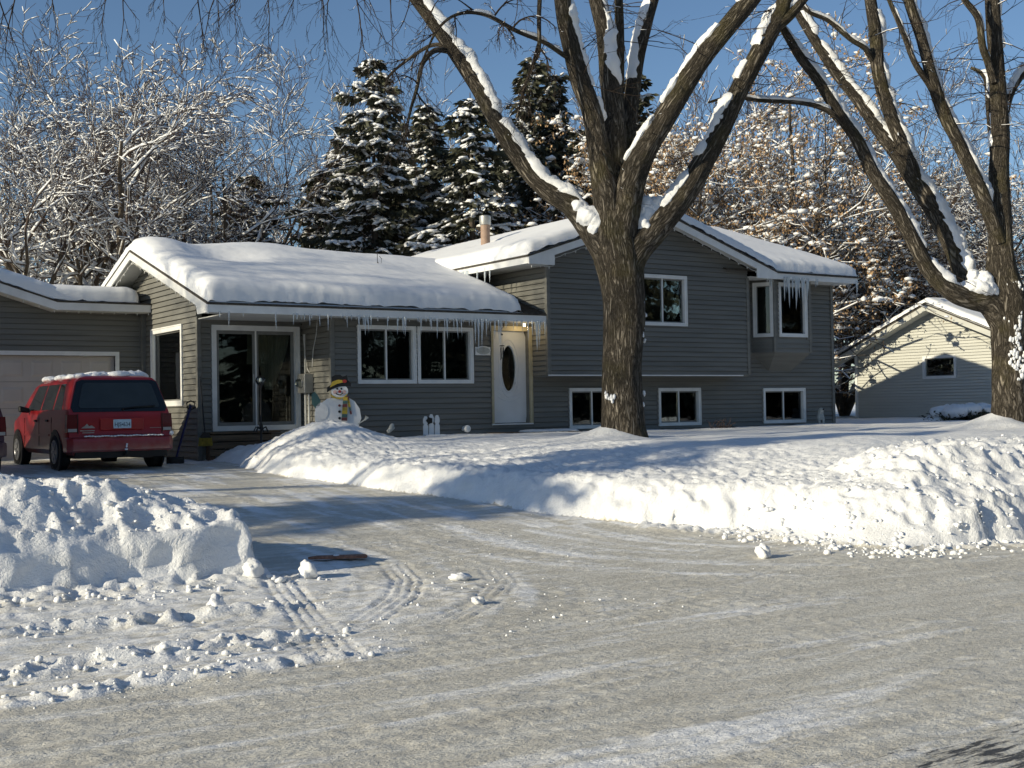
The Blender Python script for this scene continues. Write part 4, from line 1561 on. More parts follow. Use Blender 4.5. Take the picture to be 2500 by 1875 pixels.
# ------------------------------------------------------------------ small things by the wall
def tilt_tube(p, q, r, k=8):
    m = MB()
    m.tube([p, q], r, k)
    return m


# broom
p0, p1 = at(501, 1062, 24.35), at(488, 920, 24.75)
br = thing('broom', 'black-handled broom with yellow bristles leaning beside the patio slider', 'broom', tuple(p0))
d = p1 - p0
m = MB()
m.tube([(0, 0, 0), tuple(d)], 0.012, 8)
m.build('handle', M['black'], br, smooth=40)
m = MB()
m.prism([(-0.05, -0.03, 0.05), (0.06, -0.03, 0.05), (0.12, -0.03, -0.06), (-0.11, -0.03, -0.06)], (0, 0.06, 0))
m.build('broom_head', M['black'], br, bevel=0.01)
m = MB()
for i in range(26):
    x = -0.11 + 0.23 * i / 25
    for y in (-0.02, 0.0, 0.02):
        m.tube([(x, y, -0.05), (x * 1.15 + rnd.uniform(-.008, .008), y * 1.3, -0.21 + rnd.uniform(-.012, .012))], 0.006, 3)
m.build('bristles', M['straw'], br)
# shovel
p0, p1 = at(430, 1118, 23.75), at(466, 990, 24.1)
sh = thing('snow_shovel', 'snow shovel with a dark blue handle leaning on the sunlit side wall', 'shovel', tuple(p0))
d = p1 - p0
m = MB()
m.tube([(0, 0, 0), tuple(d)], 0.021, 8)
m.build('handle', M['blue'], sh, smooth=40)
m = MB()
e = Vector(d)
m.tube([e + Vector((-0.06, 0.03, -0.05)), e + Vector((-0.07, 0.035, 0.05)), e + Vector((0.0, 0.0, 0.09)), e + Vector((0.07, -0.035, 0.05)), e + Vector((0.06, -0.03, -0.05)), e + Vector((0, 0, -0.08)), e + Vector((-0.06, 0.03, -0.05))], 0.016, 6)
m.build('grip', M['black'], sh, smooth=40)
m = MB()
V, F = [], []
for j in range(6):
    for i in range(9):
        a = (i / 8 - 0.5)
        V.append((a * 0.34, -0.08 * (1 - (2 * a) ** 2) + 0.05, 0.02 - 0.05 * j))
for j in range(5):
    for i in range(8):
        q = j * 9 + i
        F.append((q, q + 1, q + 10, q + 9))
blade = link('blade', np_mesh('blade', V, F, M['black'], True), sh)
sm = blade.modifiers.new('thick', 'SOLIDIFY')
sm.thickness = 0.006

# globe lamp on a post
gp = at(638, 1080, 24.2)
gt = at(638, 929, 24.2)
gl = thing('garden_lamp', 'clear glass globe on a thin black post before the patio slider', 'lamp', (gp[0], gp[1], gp[2] - 0.3))
hz = gt[2] - gp[2] + 0.3
m = MB()
m.lathe([(0.03, -0.1), (0.09, -0.09), (0.09, -0.02), (0.03, 0.05), (0.02, 0.45), (0.04, 0.52), (0.018, 0.58), (0.016, hz - 0.26), (0.05, hz - 0.18), (0.045, hz - 0.12)], (0, 0, 0.1), 12)
m.build('post', M['black'], gl, smooth=40)
m = MB()
for i in range(7):
    a = i * 0.9
    m.tube([(0.0, 0, 0.55), (0.10 * math.cos(a), 0.10 * math.sin(a), 0.60), (0.15 * math.cos(a), 0.15 * math.sin(a), 0.50)], 0.014, 5)
m.build('scroll_foot', M['black'], gl, smooth=40)
Vb, Fb = ICO2
g = link('globe', np_mesh('globe', Vb * 0.098, Fb, M['glass'], True), gl)
g.location = (0, 0, hz)
m = MB()
m.lathe([(0.012, -0.07), (0.03, -0.03), (0.034, 0.02), (0.015, 0.05)], (0, 0, hz), 10)
m.build('bulb', M['white'], gl, smooth=40)

# painted snowman board
sp = at(829, 1020, 24.55)
sw = thing('snowman_board', 'painted wooden snowman cutout with black hat and striped scarf behind the snow mound', 'snowman sign', (sp[0], sp[1], sp[2]), -R_(22))
K = 24.55 / FPX


def px2(x, y):       # photo pixels -> board coordinates (metres)
    return ((x - 829) * K, -(y - 1020) * K)


def cut(name, pts, layer, mat, parent=sw, t=0.018):
    m = MB()
    m.prism([(x, -0.012 * layer, z) for x, z in pts], (0, t if layer == 0 else 0.010, 0))
    return m.build(name, M[mat], parent)


def ell(cx, cy, rx, ry, n=30, a0=0.0, a1=2 * math.pi, rot=0.0):
    out = []
    for i in range(n):
        a = a0 + (a1 - a0) * i / (n - (0 if abs(a1 - a0 - 2 * math.pi) < 1e-6 else 1))
        x, y = rx * math.cos(a), ry * math.sin(a)
        out.append(px2(cx + x * math.cos(rot) - y * math.sin(rot), cy + x * math.sin(rot) + y * math.cos(rot)))
    return out


cut('body', [px2(*p) for p in [(797, 1062), (770, 1040), (769, 1005), (783, 985), (800, 973), (820, 970), (850, 970), (866, 980), (878, 998), (882, 1022), (874, 1045), (858, 1062)]], 0, 'white')
cut('arm', ell(786, 1003, 16, 21), 1, 'white')
cut('head', ell(830, 955, 20.5, 17.5), 1, 'white')
cut('mitten', [px2(*p) for p in [(762, 962), (770, 955), (778, 966), (784, 978), (781, 990), (771, 997), (763, 985)]], 1, 'green')
hat = cut('hat', [px2(*p) for p in [(799, 958), (800, 945), (812, 938), (811, 920), (820, 915), (832, 915), (838, 920), (848, 916), (850, 928), (858, 936), (857, 944), (845, 943), (829, 944), (812, 950)]], 2, 'black')
cut('hat_band', [px2(*p) for p in [(806, 946), (812, 932), (826, 927), (836, 928), (838, 934), (824, 937), (812, 943)]], 3, 'yellow', hat)
cut('hat_flower', ell(842, 931, 5.5, 4), 3, 'red', hat)
for x in (824, 834):
    cut('eye', ell(x, 949, 2.2, 2.6, 12), 2, 'black')
for x in (818.5, 841):
    cut('cheek', ell(x, 957, 4.6, 4.6, 16), 2, 'pink')
cut('nose', ell(830, 956, 3.8, 3.8, 16), 3, 'red')
m = MB()
m.tube([(px2(829 + 9.5 * math.sin(a), 955 + 9.0 * math.cos(a))[0], -0.030, px2(0, 955 + 9.0 * math.cos(a))[1]) for a in np.linspace(-1.1, 1.1, 12)], 0.008, 5)
m.build('mouth', M['black'], sw)
for y in (990, 1005, 1021):
    cut('button', ell(829, y, 3.2, 3.2, 12), 2, 'black' if y != 990 else 'maroon')
cut('collar', [px2(*p) for p in [(806, 962), (812, 971), (830, 975), (846, 967), (850, 960), (838, 970), (822, 970)]], 3, 'yellow')
cols_ = ['yellow', 'green', 'maroon', 'straw']
for k in range(7):
    y0, y1 = 970 + 8.2 * k, 970 + 8.2 * (k + 1) - 0.2
    xa, xb = 838 - 0.7 * k, 838 - 0.7 * (k + 1)
    cut('scarf_stripe', [px2(xa, y0), px2(xa + 11 + 0.4 * k, y0), px2(xb + 11.4 + 0.4 * k, y1), px2(xb, y1)], 4, cols_[k % 4])
for k in range(5):
    y0 = 968 + 8.8 * k
    cut('scarf_stripe', [px2(845 + 1.9 * k, y0), px2(852 + 1.4 * k, y0), px2(853.4 + 1.4 * k, y0 + 8.6), px2(846.9 + 1.9 * k, y0 + 8.6)], 3, cols_[(k + 2) % 4])
m = MB()
m.box(-0.04, 0.04, 0.02, 0.05, -0.55, 0.35)
m.build('back_stake', M['wood'], sw)
m = MB()
for i in range(4):
    m.tube([px2(890, 1030)[0:1] + (-0.02,) + (px2(0, 1028)[1],), (px2(893 + 2 * i, 0)[0], -0.02, px2(0, 1016 + i * 1.5)[1])], 0.010, 5)
m.tube([(px2(874, 0)[0], -0.02, px2(0, 1036)[1]), (px2(892, 0)[0], -0.02, px2(0, 1025)[1])], 0.012, 5)
m.build('twig_hand', M['stone'], sw)

# white picket garden ornament
pp = at(1054, 1066, 25.6)
pk = thing('picket_ornament', 'small white ornament of three rounded wooden pickets before the grey wall', 'garden ornament', tuple(pp), -R_(12))
for k, x in enumerate((-0.125, 0.0, 0.125)):
    m = MB()
    h = (0.40, 0.44, 0.42)[k]
    w = 0.052
    pts = [(x - w, -0.1), (x + w, -0.1), (x + w, h * 0.55), (x + w * 0.6, h * 0.62), (x + w * 1.02, h * 0.72), (x + w * 0.95, h * 0.9), (x + w * 0.4, h * 1.05),
           (x - w * 0.4, h * 1.05), (x - w * 0.95, h * 0.9), (x - w * 1.02, h * 0.72), (x - w * 0.6, h * 0.62), (x - w, h * 0.55)]
    m.prism([(a, 0, b) for a, b in pts], (0, 0.022, 0))
    m.build('picket', M['white'], pk)
m = MB()
m.box(-0.17, 0.26, -0.13, 0.03, -0.02, 0.045)
m.build('rail', M['white'], pk, bevel=0.006)
m = MB()
pts = [(-0.05 + (0.055 + 0.02 * (i % 2)) * math.cos(i * 0.628), -0.03, 0.33 + (0.06 + 0.02 * (i % 2)) * math.sin(i * 0.628)) for i in range(10)]
m.prism(pts, (0, 0.02, 0))
m.build('leaf_motif', M['room'], pk)


# carved animals
def figure(name, label, cat, loc, rz, segs, mat, extra=()):
    t = thing(name, label, cat, loc, rz)
    me = bpy.data.meshes.new('body')
    vs = [p for p, r, e in segs]
    es = [(e, i) for i, (p, r, e) in enumerate(segs) if e >= 0]
    me.from_pydata(vs, es, [])
    me.materials.append(M[mat])
    o = link('body', me, t)
    sk = o.modifiers.new('skin', 'SKIN')
    sk.use_smooth_shade = True
    lay = me.skin_vertices[0] if len(me.skin_vertices) else None
    if lay is None:
        bpy.context.view_layer.objects.active = o
        o.select_set(True)
        bpy.ops.mesh.customdata_skin_add()
        lay = me.skin_vertices[0]
    for i, (p, r, e) in enumerate(segs):
        lay.data[i].radius = (r, r)
        lay.data[i].use_root = (i == 0)
    sb = o.modifiers.new('sub', 'SUBSURF')
    sb.levels = sb.render_levels = 2
    return t


dp = at(2001, 1034, 32.6)
dg = figure('dog_statue', 'pale sitting dog statue at the right end of the basement wall', 'statue', (dp[0], dp[1], dp[2] - 0.02), R_(-20),
            [((0.02, 0, 0.06), 0.10, -1), ((0.0, 0, 0.18), 0.105, 0), ((0.015, 0, 0.29), 0.075, 1), ((0.04, -0.01, 0.38), 0.065, 2), ((0.05, -0.02, 0.44), 0.05, 3),
             ((0.05, -0.10, 0.375), 0.035, 3), ((0.06, -0.09, 0.15), 0.03, 1), ((0.06, -0.10, 0.0), 0.03, 6), ((-0.05, -0.09, 0.15), 0.03, 1), ((-0.05, -0.10, 0.0), 0.03, 8)], 'stone')
m = MB()
m.lathe([(0.004, -0.152), (0.022, -0.145), (0.024, -0.125)], (0.05, 0.0, 0.39), 8, 'y')
m.build('muzzle', M['black'], dg)
bp = at(955, 1056, 24.7)
figure('bird_statue', 'little pale bird statue half buried in snow near the snowman', 'statue', (bp[0], bp[1], bp[2] - 0.02), R_(10),
       [((0, 0, 0.04), 0.06, -1), ((0.02, 0, 0.12), 0.065, 0), ((0.03, 0, 0.18), 0.045, 1), ((0.07, -0.02, 0.175), 0.014, 2), ((-0.11, 0, 0.06), 0.02, 0)], 'stone')

# plank lying on the drive
z0 = ground_z(-9.4, -11.55)
bd = thing('loose_plank', 'short red-brown plank lying on the packed snow of the driveway', 'plank', (-9.38, -11.53, z0 + 0.012), R_(-28))
m = MB()
m.prism([(-0.30, -0.05, 0), (0.26, -0.07, 0), (0.29, -0.02, 0), (0.27, 0.07, 0), (-0.22, 0.06, 0)], (0, 0, 0.028))
m.build('board', M['board'], bd, bevel=0.004)
link('snow_dab', blobs_mesh('snow_dab', [(-0.02, 0.0, 0.03)], [(0.05, 0.03, 0.015)], M['snow'], ICO1, 0.2, 3), bd)

# ------------------------------------------------------------------ neighbour's garage
ng = thing('neighbour_garage', 'cream-sided neighbouring garage with one small gable window, partly in shadow', 'garage', (0, 0, H0))
FR_N = ((21.0, 0), (0, -1), (-1, 0))
NS = 1.45 / 3.5


def n_lo(z):
    return -7.8 if z < 2.1 else -(4.3 + (3.5 - z) / NS * 1.0)


def n_hi(z):
    return -0.8 if z < 2.1 else -(4.3 - (3.5 - z) / NS * 1.0)


wall(ng, FR_N, 0, -0.5, 3.48, [(-4.85, -3.50, 1.11, 1.90)], n_lo, n_hi, mat='cream', boards='joined', pitch=0.1016, phase=-0.5)
m = MB()
m.box(21.0, 28, 7.7, 7.8, -0.5, 2.1)
m.box(21.0, 28, 0.8, 0.9, -0.5, 2.1)
m.box(27.9, 28, 0.9, 7.7, -0.5, 2.1)
m.build('wall', M['cream'], ng)
m = MB()
m.box(20.96, 21.03, 7.72, 7.83, -0.5, 2.12)
m.build('corner_post', M['trim'], ng)
window(FR_N, -4.85, -3.50, 1.11, 1.90, panes=1, fw=0.09, parent=ng)
for s in (1, -1):
    e0, e1 = 4.3 + s * 4.35, 4.3
    z0, z1 = 3.66 - NS * 4.35, 3.66
    slab('roof', [(20.45, e1, z1), (28.3, e1, z1), (28.3, e0, z0), (20.45, e0, z0)], 0.04, 'shingle', ng)
    m = MB()
    m.hexa([(20.46, e0, z0 - 0.23), (20.46, e1, z1 - 0.23), (20.485, e1, z1 - 0.23), (20.485, e0, z0 - 0.23), (20.46, e0, z0 - 0.04), (20.46, e1, z1 - 0.04), (20.485, e1, z1 - 0.04), (20.485, e0, z0 - 0.04)])
    m.build('rake_board', M['cream'], ng)
    m = MB()
    m.hexa([(20.49, e0, z0 - 0.20), (20.49, e1, z1 - 0.20), (21.0, e1, z1 - 0.20), (21.0, e0, z0 - 0.20), (20.49, e0, z0 - 0.18), (20.49, e1, z1 - 0.18), (21.0, e1, z1 - 0.18), (21.0, e0, z0 - 0.18)])
    m.build('soffit', M['cream'], ng)
roof_snow('roof_snow', "snow blanket on the neighbouring garage's gable roof", 20.4, 28.4, -0.1, 8.7, 0.08, lambda U, V: 3.66 - NS * np.abs(V - 4.3),
          lambda U, V: rect_d(U, V, 20.47, 28.2, 0.0, 8.6), 0.24, 51, w=0.22, drift=0.03)


# ------------------------------------------------------------------ minivan
def van_body(paint):
    """shell grid: stations along y (0 rear .. 4.5 front), levels in z"""
    lv = [0.27, 0.36, 0.50, 0.66, 0.82, 0.97, 1.06, 1.20, 1.34, 1.47, 1.56, 1.62, 1.655, 1.67]
    hw = [0.80, 0.88, 0.905, 0.915, 0.915, 0.905, 0.885, 0.845, 0.805, 0.765, 0.73, 0.66, 0.50, 0.0]
    ys = [0, 0.03, 0.09, 0.2, 0.45, 0.8, 1.2, 1.7, 2.2, 2.7, 2.95, 3.2, 3.45, 3.7, 3.95, 4.2, 4.35, 4.44, 4.48]

    def ztop(y):
        return float(np.interp(y, [0, 2.6, 2.9, 3.55, 3.62, 4.2, 4.42, 4.48], [1.67, 1.67, 1.63, 1.08, 1.05, 0.90, 0.74, 0.62]))

    def rear_shift(z):
        return float(np.interp(z, [0.27, 0.36, 0.5, 0.58, 0.62, 0.97, 1.62, 1.655, 1.67], [0.06, 0.0, 0.0, 0.01, 0.06, 0.07, 0.29, 0.34, 0.42]))
    V, F = [], []
    nl = len(lv)
    for yi, y in enumerate(ys):
        zt = ztop(y)
        for s in (-1, 1):
            for j in range(nl):
                z, w = lv[j], hw[j]
                if zt < 1.66:
                    zz = z if z < zt - 0.08 else zt - 0.08 * (1 - (j / (nl - 1))) if j < nl - 1 else zt
                    if z > zt - 0.08:
                        f = (j - sum(1 for q in lv if q <= zt - 0.08)) / max(1, nl - 1 - sum(1 for q in lv if q <= zt - 0.08))
                        f = max(0, f)
                        base_w = float(np.interp(zt - 0.08, lv, hw))
                        w = base_w * (1 - f ** 2.2)
                        zz = zt - 0.08 * (1 - f) ** 1.5
                    z = zz
                taper = 1.0
                if y > 3.9:
                    taper = 1 - 0.16 * ((y - 3.9) / 0.58) ** 2
                if y < 0.2 and z > 0.36:
                    taper *= 1 - 0.03 * (1 - y / 0.2) ** 2
                yy = y + rear_shift(z) * max(0.0, 1 - y / 1.2)
                V.append((s * w * taper, yy, z))
    def ix(i, s, j):
        return (i * 2 + s) * nl + j
    for i in range(len(ys) - 1):
        for s in (0, 1):
            for j in range(nl - 1):
                q = (ix(i, s, j), ix(i + 1, s, j), ix(i + 1, s, j + 1), ix(i, s, j + 1))
                F.append(q if s == 1 else q[::-1])
    # rear and front caps
    for i, flip in ((0, False), (len(ys) - 1, True)):
        for j in range(nl - 1):
            q = (ix(i, 0, j), ix(i, 1, j), ix(i, 1, j + 1), ix(i, 0, j + 1))
            F.append(q if not flip else q[::-1])
    # floor
    for i in range(len(ys) - 1):
        F.append((ix(i, 1, 0), ix(i + 1, 1, 0), ix(i + 1, 0, 0), ix(i, 0, 0))[::-1])
    m = MB()
    m.poly(V, F)
    return m.mesh('body', M[paint], 28), lv, hw, rear_shift


def make_van(label, cat, loc, rz, paint, detail=True):
    t = thing('minivan', label, cat, loc, rz)
    me, lv, hw, rs = van_body(paint)
    body = link('body', me, t)
    W = lambda z: float(np.interp(z, lv, hw))
    # tailgate glass, slightly proud, with a dark border
    pts = [(-0.80, 1.02), (0.80, 1.02), (0.84, 1.10), (0.70, 1.55), (0.62, 1.585), (-0.62, 1.585), (-0.70, 1.55), (-0.84, 1.10)]
    m = MB()
    m.prism([(x, rs(z) - 0.012 - 0.02 * (1 - (x / 0.9) ** 2), z) for x, z in pts], (0, 0.022, 0))
    rw = m.build('rear_window', M['blackglass'], t, smooth=30)
    m = MB()
    ip = [(-0.68, 1.09), (0.68, 1.09), (0.71, 1.13), (0.60, 1.51), (0.55, 1.535), (-0.55, 1.535), (-0.60, 1.51), (-0.71, 1.13)]
    m.prism([(x, rs(z) - 0.018 - 0.02 * (1 - (x / 0.9) ** 2), z) for x, z in ip], (0, 0.006, 0))
    m.build('pane', M['reartint'], rw, smooth=30)
    m = MB()
    m.tube([(0.05, rs(1.10) - 0.06, 1.08), (0.30, rs(1.12) - 0.07, 1.11), (0.62, rs(1.13) - 0.06, 1.12)], 0.010, 5)
    m.tube([(0.05, rs(1.08) - 0.03, 1.05), (0.05, rs(1.10) - 0.06, 1.08)], 0.016, 5)
    m.build('wiper', M['black'], rw)
    # side windows
    for s in (-1, 1):
        for (ya, yb, yc, yd) in ((0.52, 1.10, 1.06, 0.72), (1.16, 1.98, 1.92, 1.14), (2.06, 3.05, 2.66, 1.99)):
            z0, z1 = 1.07, 1.53
            m = MB()
            q = [(ya, z0), (yb, z0), (yc, z1), (yd, z1)]
            V = [(s * (W(z) + 0.006), y, z) for y, z in q] + [(s * (W(z) - 0.02), y, z) for y, z in q]
            m.poly(V, [(0, 1, 2, 3), (7, 6, 5, 4), (0, 4, 5, 1), (1, 5, 6, 2), (2, 6, 7, 3), (3, 7, 4, 0)])
            m.build('side_window', M['carmirror'], t)
        # tail lights
        m = MB()
        V = []
        for z in (0.67, 0.80, 0.98):
            wz = W(z)
            V += [(s * (wz - 0.17), rs(z) + 0.005 - 0.022, z), (s * (wz + 0.006), rs(z) - 0.012, z), (s * (wz + 0.010), rs(z) + 0.12, z), (s * (wz - 0.17), rs(z) + 0.10, z)]
        for r in range(2):
            b = r * 4
            m.poly(V, [(b, b + 1, b + 5, b + 4), (b + 1, b + 2, b + 6, b + 5), (b + 2, b + 3, b + 7, b + 6), (b + 3, b, b + 4, b + 7)] + ([(0, 3, 2, 1)] if r == 0 else [(8, 9, 10, 11)]))
        tl_ = m.build('tail_light', M['lens'], t)
        m = MB()
        m.hexa([(s * (W(.68) - 0.16), rs(.68) - 0.024, 0.68), (s * (W(.68) - 0.01), rs(.68) - 0.018, 0.68), (s * (W(.68) - 0.01), rs(.68) + 0.02, 0.68), (s * (W(.68) - 0.16), rs(.68) + 0.02, 0.68),
                (s * (W(.74) - 0.16), rs(.74) - 0.024, 0.735), (s * (W(.74) - 0.01), rs(.74) - 0.018, 0.735), (s * (W(.74) - 0.01), rs(.74) + 0.02, 0.735), (s * (W(.74) - 0.16), rs(.74) + 0.02, 0.735)])
        m.build('reverse_lens', M['lensw'], tl_)
        # mirror
        m = MB()
        m.hexa([(s * 0.90, 2.78, 1.03), (s * 1.09, 2.80, 1.05), (s * 1.09, 2.90, 1.05), (s * 0.90, 2.92, 1.03), (s * 0.90, 2.78, 1.12), (s * 1.09, 2.80, 1.17), (s * 1.09, 2.90, 1.17), (s * 0.90, 2.92, 1.12)])
        m.build('mirror', M['black'], t, bevel=0.02)
        for y in (0.86, 3.72):
            arch = MB()
            arch.lathe([(0.395, 0.0), (0.395, 0.03), (0.30, 0.032)] if s > 0 else [(0.30, -0.032), (0.395, -0.03), (0.395, 0.0)], (s * 0.895, y, 0.33), 24, 'x')
            arch.build('wheel_arch', M['black'], t, smooth=40)
            wh = link('wheel', None, t)
            wh.location = (s * 0.83, y, 0.325)
            m = MB()
            m.lathe([(0.20, -0.10), (0.29, -0.105), (0.325, -0.075), (0.325, 0.075), (0.29, 0.105), (0.20, 0.10)], (0, 0, 0), 26, 'x')
            m.build('tyre', M['rubber'], wh, smooth=40)
            m = MB()
            m.lathe([(0.21, s * 0.09), (0.21, s * 0.112), (0.185, s * 0.114), (0.175, s * 0.104), (0.0, s * 0.104)], (0, 0, 0), 22, 'x')
            for k in range(6):
                a = k * math.pi / 3
                m.hexa([(s * 0.100, 0.03 * math.cos(a) - 0.03 * math.sin(a), 0.03 * math.sin(a) + 0.03 * math.cos(a)), (s * 0.100, 0.19 * math.cos(a) - 0.02 * math.sin(a), 0.19 * math.sin(a) + 0.02 * math.cos(a)),
                        (s * 0.100, 0.19 * math.cos(a) + 0.02 * math.sin(a), 0.19 * math.sin(a) - 0.02 * math.cos(a)), (s * 0.100, 0.03 * math.cos(a) + 0.03 * math.sin(a), 0.03 * math.sin(a) - 0.03 * math.cos(a)),
                        (s * 0.122, 0.03 * math.cos(a) - 0.03 * math.sin(a), 0.03 * math.sin(a) + 0.03 * math.cos(a)), (s * 0.116, 0.19 * math.cos(a) - 0.02 * math.sin(a), 0.19 * math.sin(a) + 0.02 * math.cos(a)),
                        (s * 0.116, 0.19 * math.cos(a) + 0.02 * math.sin(a), 0.19 * math.sin(a) - 0.02 * math.cos(a)), (s * 0.122, 0.03 * math.cos(a) + 0.03 * math.sin(a), 0.03 * math.sin(a) - 0.03 * math.cos(a))])
            m.build('rim', M['rim'], wh, smooth=40)
        # body side moulding and door seams
        m = MB()
        m.box(min(s * 0.915, s * 0.925), max(s * 0.915, s * 0.925), 1.28, 3.30, 0.60, 0.64)
        m.build('side_moulding', M[paint], t)
        m = MB()
        for y in (1.13, 2.03, 3.16):
            m.box(min(s * 0.912, s * 0.919), max(s * 0.912, s * 0.919), y, y + 0.012, 0.42, 0.94)
        m.build('door_seam', M['black'], t)
        m = MB()
        for y in (1.35, 2.2):
            m.box(min(s * 0.915, s * 0.935), max(s * 0.915, s * 0.935), y, y + 0.16, 0.86, 0.90)
        m.build('door_handle', M['black'], t, bevel=0.006)
    # windscreen
    m = MB()
    V = [(-0.72, 3.52, 1.115), (0.72, 3.52, 1.115), (0.62, 2.95, 1.60), (-0.62, 2.95, 1.60)]
    m.prism(V, (0, -0.01, -0.012))
    m.build('windscreen', M['carmirror'], t)
    # bumper
    m = MB()
    V = []
    for (x, y) in ((-0.93, 0.28), (-0.925, 0.05), (-0.84, -0.05), (-0.4, -0.085), (0.4, -0.085), (0.84, -0.05), (0.925, 0.05), (0.93, 0.28)):
        V.append((x, y))
    n = len(V)
    prof = [(0.33, 0.03), (0.36, 0.0), (0.50, -0.005), (0.56, 0.012), (0.585, 0.05)]
    VV_, FF2 = [], []
    for (z, o) in prof:
        for (x, y) in V:
            VV_.append((x * (1 - 0.2 * o), y + o, z))
    for r in range(len(prof) - 1):
        for i in range(n - 1):
            FF2.append((r * n + i, r * n + i + 1, (r + 1) * n + i + 1, (r + 1) * n + i))
    top = [(x * 0.9, 0.2, 0.585) for x, y in V]
    b0 = len(VV_)
    VV_ += top
    for i in range(n - 1):
        FF2.append(((len(prof) - 1) * n + i, (len(prof) - 1) * n + i + 1, b0 + i + 1, b0 + i))
    m.poly(VV_, FF2)
    bump = m.build('rear_bumper', M[paint], t, smooth=35)
    m = MB()
    m.box(-0.80, 0.80, -0.02, 0.5, 0.22, 0.34)
    m.box(0.30, 0.55, 0.0, 0.55, 0.20, 0.30)
    m.tube([(0.05, -0.10, 0.27), (0.05, 0.2, 0.27)], 0.03, 8)
    m.lathe([(0.02, 0.0), (0.03, 0.03), (0.02, 0.06)], (0.05, -0.12, 0.28), 8)
    m.build('tow_hitch', M['black'], t)
    # plate recess, plate
    m = MB()
    m.box(-0.36, 0.40, 0.028, 0.05, 0.70, 0.915)
    m.build('plate_recess', M[paint], t, bevel=0.01)
    m = MB()
    for (xa, za, xb, zb) in ((-0.86, 0.615, 0.86, 0.615), (-0.735, 0.64, -0.735, 0.985), (0.735, 0.64, 0.735, 0.985)):
        m.box(min(xa, xb) - 0.005, max(xa, xb) + 0.005, 0.045, 0.062, min(za, zb) - 0.005, max(za, zb) + 0.005)
    m.build('tailgate_seam', M['black'], t)
    m = MB()
    m.box(-0.135, 0.175, 0.012, 0.020, 0.73, 0.885)
    lp = m.build('license_plate', M['plate'], t, bevel=0.003)
    if detail:
        for txt, x, z, sz in (('HJS\u2022634', 0.02, 0.765, 0.098),):
            cu = bpy.data.curves.new('plate_text', 'FONT')
            cu.body = txt
            cu.size = sz
            cu.align_x = 'CENTER'
            cu.extrude = 0.001
            tmp = bpy.data.objects.new('tmp', cu)
            col.objects.link(tmp)
            dg_ = bpy.context.evaluated_depsgraph_get()
            me2 = bpy.data.meshes.new_from_object(tmp.evaluated_get(dg_))
            bpy.data.objects.remove(tmp)
            me2.materials.clear()
            me2.materials.append(M['ink'])
            for v in me2.vertices:
                v.co.x *= 0.86
            to = link('plate_text', me2, lp)
            to.rotation_euler = (math.pi / 2, 0, 0)
            to.location = (x, 0.0105, z)
        m = MB()
        m.box(-0.70, -0.45, 0.045, 0.058, 0.69, 0.705)
        m.box(-0.66, -0.46, 0.045, 0.058, 0.655, 0.67)
        m.prism([(-0.68, 0.045, 0.74), (-0.44, 0.045, 0.74), (-0.50, 0.045, 0.79), (-0.55, 0.045, 0.775), (-0.58, 0.045, 0.82), (-0.62, 0.045, 0.78)], (0, 0.012, 0))
        m.box(0.52, 0.72, 0.045, 0.058, 0.725, 0.732)
        m.build('badge', M['rim'], t)
        # snow caught on the bumper ledge
        link('snow_line', blobs_mesh('snow_line', [(-0.62 + 0.055 * i, -0.03, 0.60 + 0.004 * math.sin(i * 1.3)) for i in range(25)], [(0.045, 0.03, 0.014)] * 25, M['snow'], ICO0, 0.2, 6), bump)
        link('snow_line', blobs_mesh('snow_dab', [(0.90, 0.02, 0.625), (0.05, -0.10, 0.36), (0.055, -0.10, 0.41), (0.06, -0.10, 0.45)], [(0.05, 0.04, 0.045), (0.035, 0.03, 0.02), (0.025, 0.02, 0.025), (0.02, 0.02, 0.02)], M['snow'], ICO0, 0.25, 6), bump)
    # interior silhouettes (seats) seen through the glass
    m = MB()
    for x in (-0.42, 0.30):
        m.prism([(x - 0.20, 0.9, 0.7), (x + 0.20, 0.9, 0.7), (x + 0.18, 0.9, 1.28), (x + 0.10, 0.9, 1.42), (x - 0.10, 0.9, 1.42), (x - 0.18, 0.9, 1.28)], (0, 0.12, 0))
    m.build('seats', M['seat'], t)
    return t


def black_glass(name, c, rough):
    t = NT(name)
    v = t.coord('Object')
    return t.set(t.ramp(t.noise(v, 3.0, 3), [(0.3, tuple(x * 0.7 for x in c)), (0.7, c)]), rough, None, 0.6)


M['blackglass'] = black_glass('glass_border', (0.006, 0.007, 0.007), 0.2)
M['carmirror'] = black_glass('car_window', (0.012, 0.016, 0.016), 0.05)
M['reartint'] = black_glass('rear_tint', (0.030, 0.038, 0.038), 0.06)

VAN = (-8.36, -0.92)
vz = ground_z(VAN[0], VAN[1] + 0.8)
van = make_van('red minivan with snow on its roof parked facing the garage door', 'minivan', (VAN[0], VAN[1], vz), 0.0, 'van_red')
vc, vs_ = [], []
rv = np.random.RandomState(12)
for _ in range(210):
    y = rv.uniform(0.30, 2.7)
    x = rv.uniform(-0.58, 0.60)
    s = rv.uniform(0.03, 0.075) * (1.15 if x > -0.2 else 0.7)
    vc.append((VAN[0] + x, VAN[1] + y + 0.15, vz + 1.655 + s * 0.25 - 0.05 * max(0, abs(x) - 0.4)))
    vs_.append((s * 2.0, s * 2.2, s))
tag(link('roof_snow', lumpy(blobs_mesh('van_snow', vc, vs_, M['snow'], ICO1, 0.05, 8), 0.02, 14.0, 4)), 'crumbly leftover snow on the roof of the red minivan', 'roof snow')
SUV = (-11.36, -1.75)
sz = ground_z(SUV[0], SUV[1] + 0.8)
suv = make_van('dark maroon car mostly cut off by the left edge, beside the red minivan', 'car', (SUV[0], SUV[1], sz), 0.0, 'suv_maroon', False)
suv.name = 'parked_car'

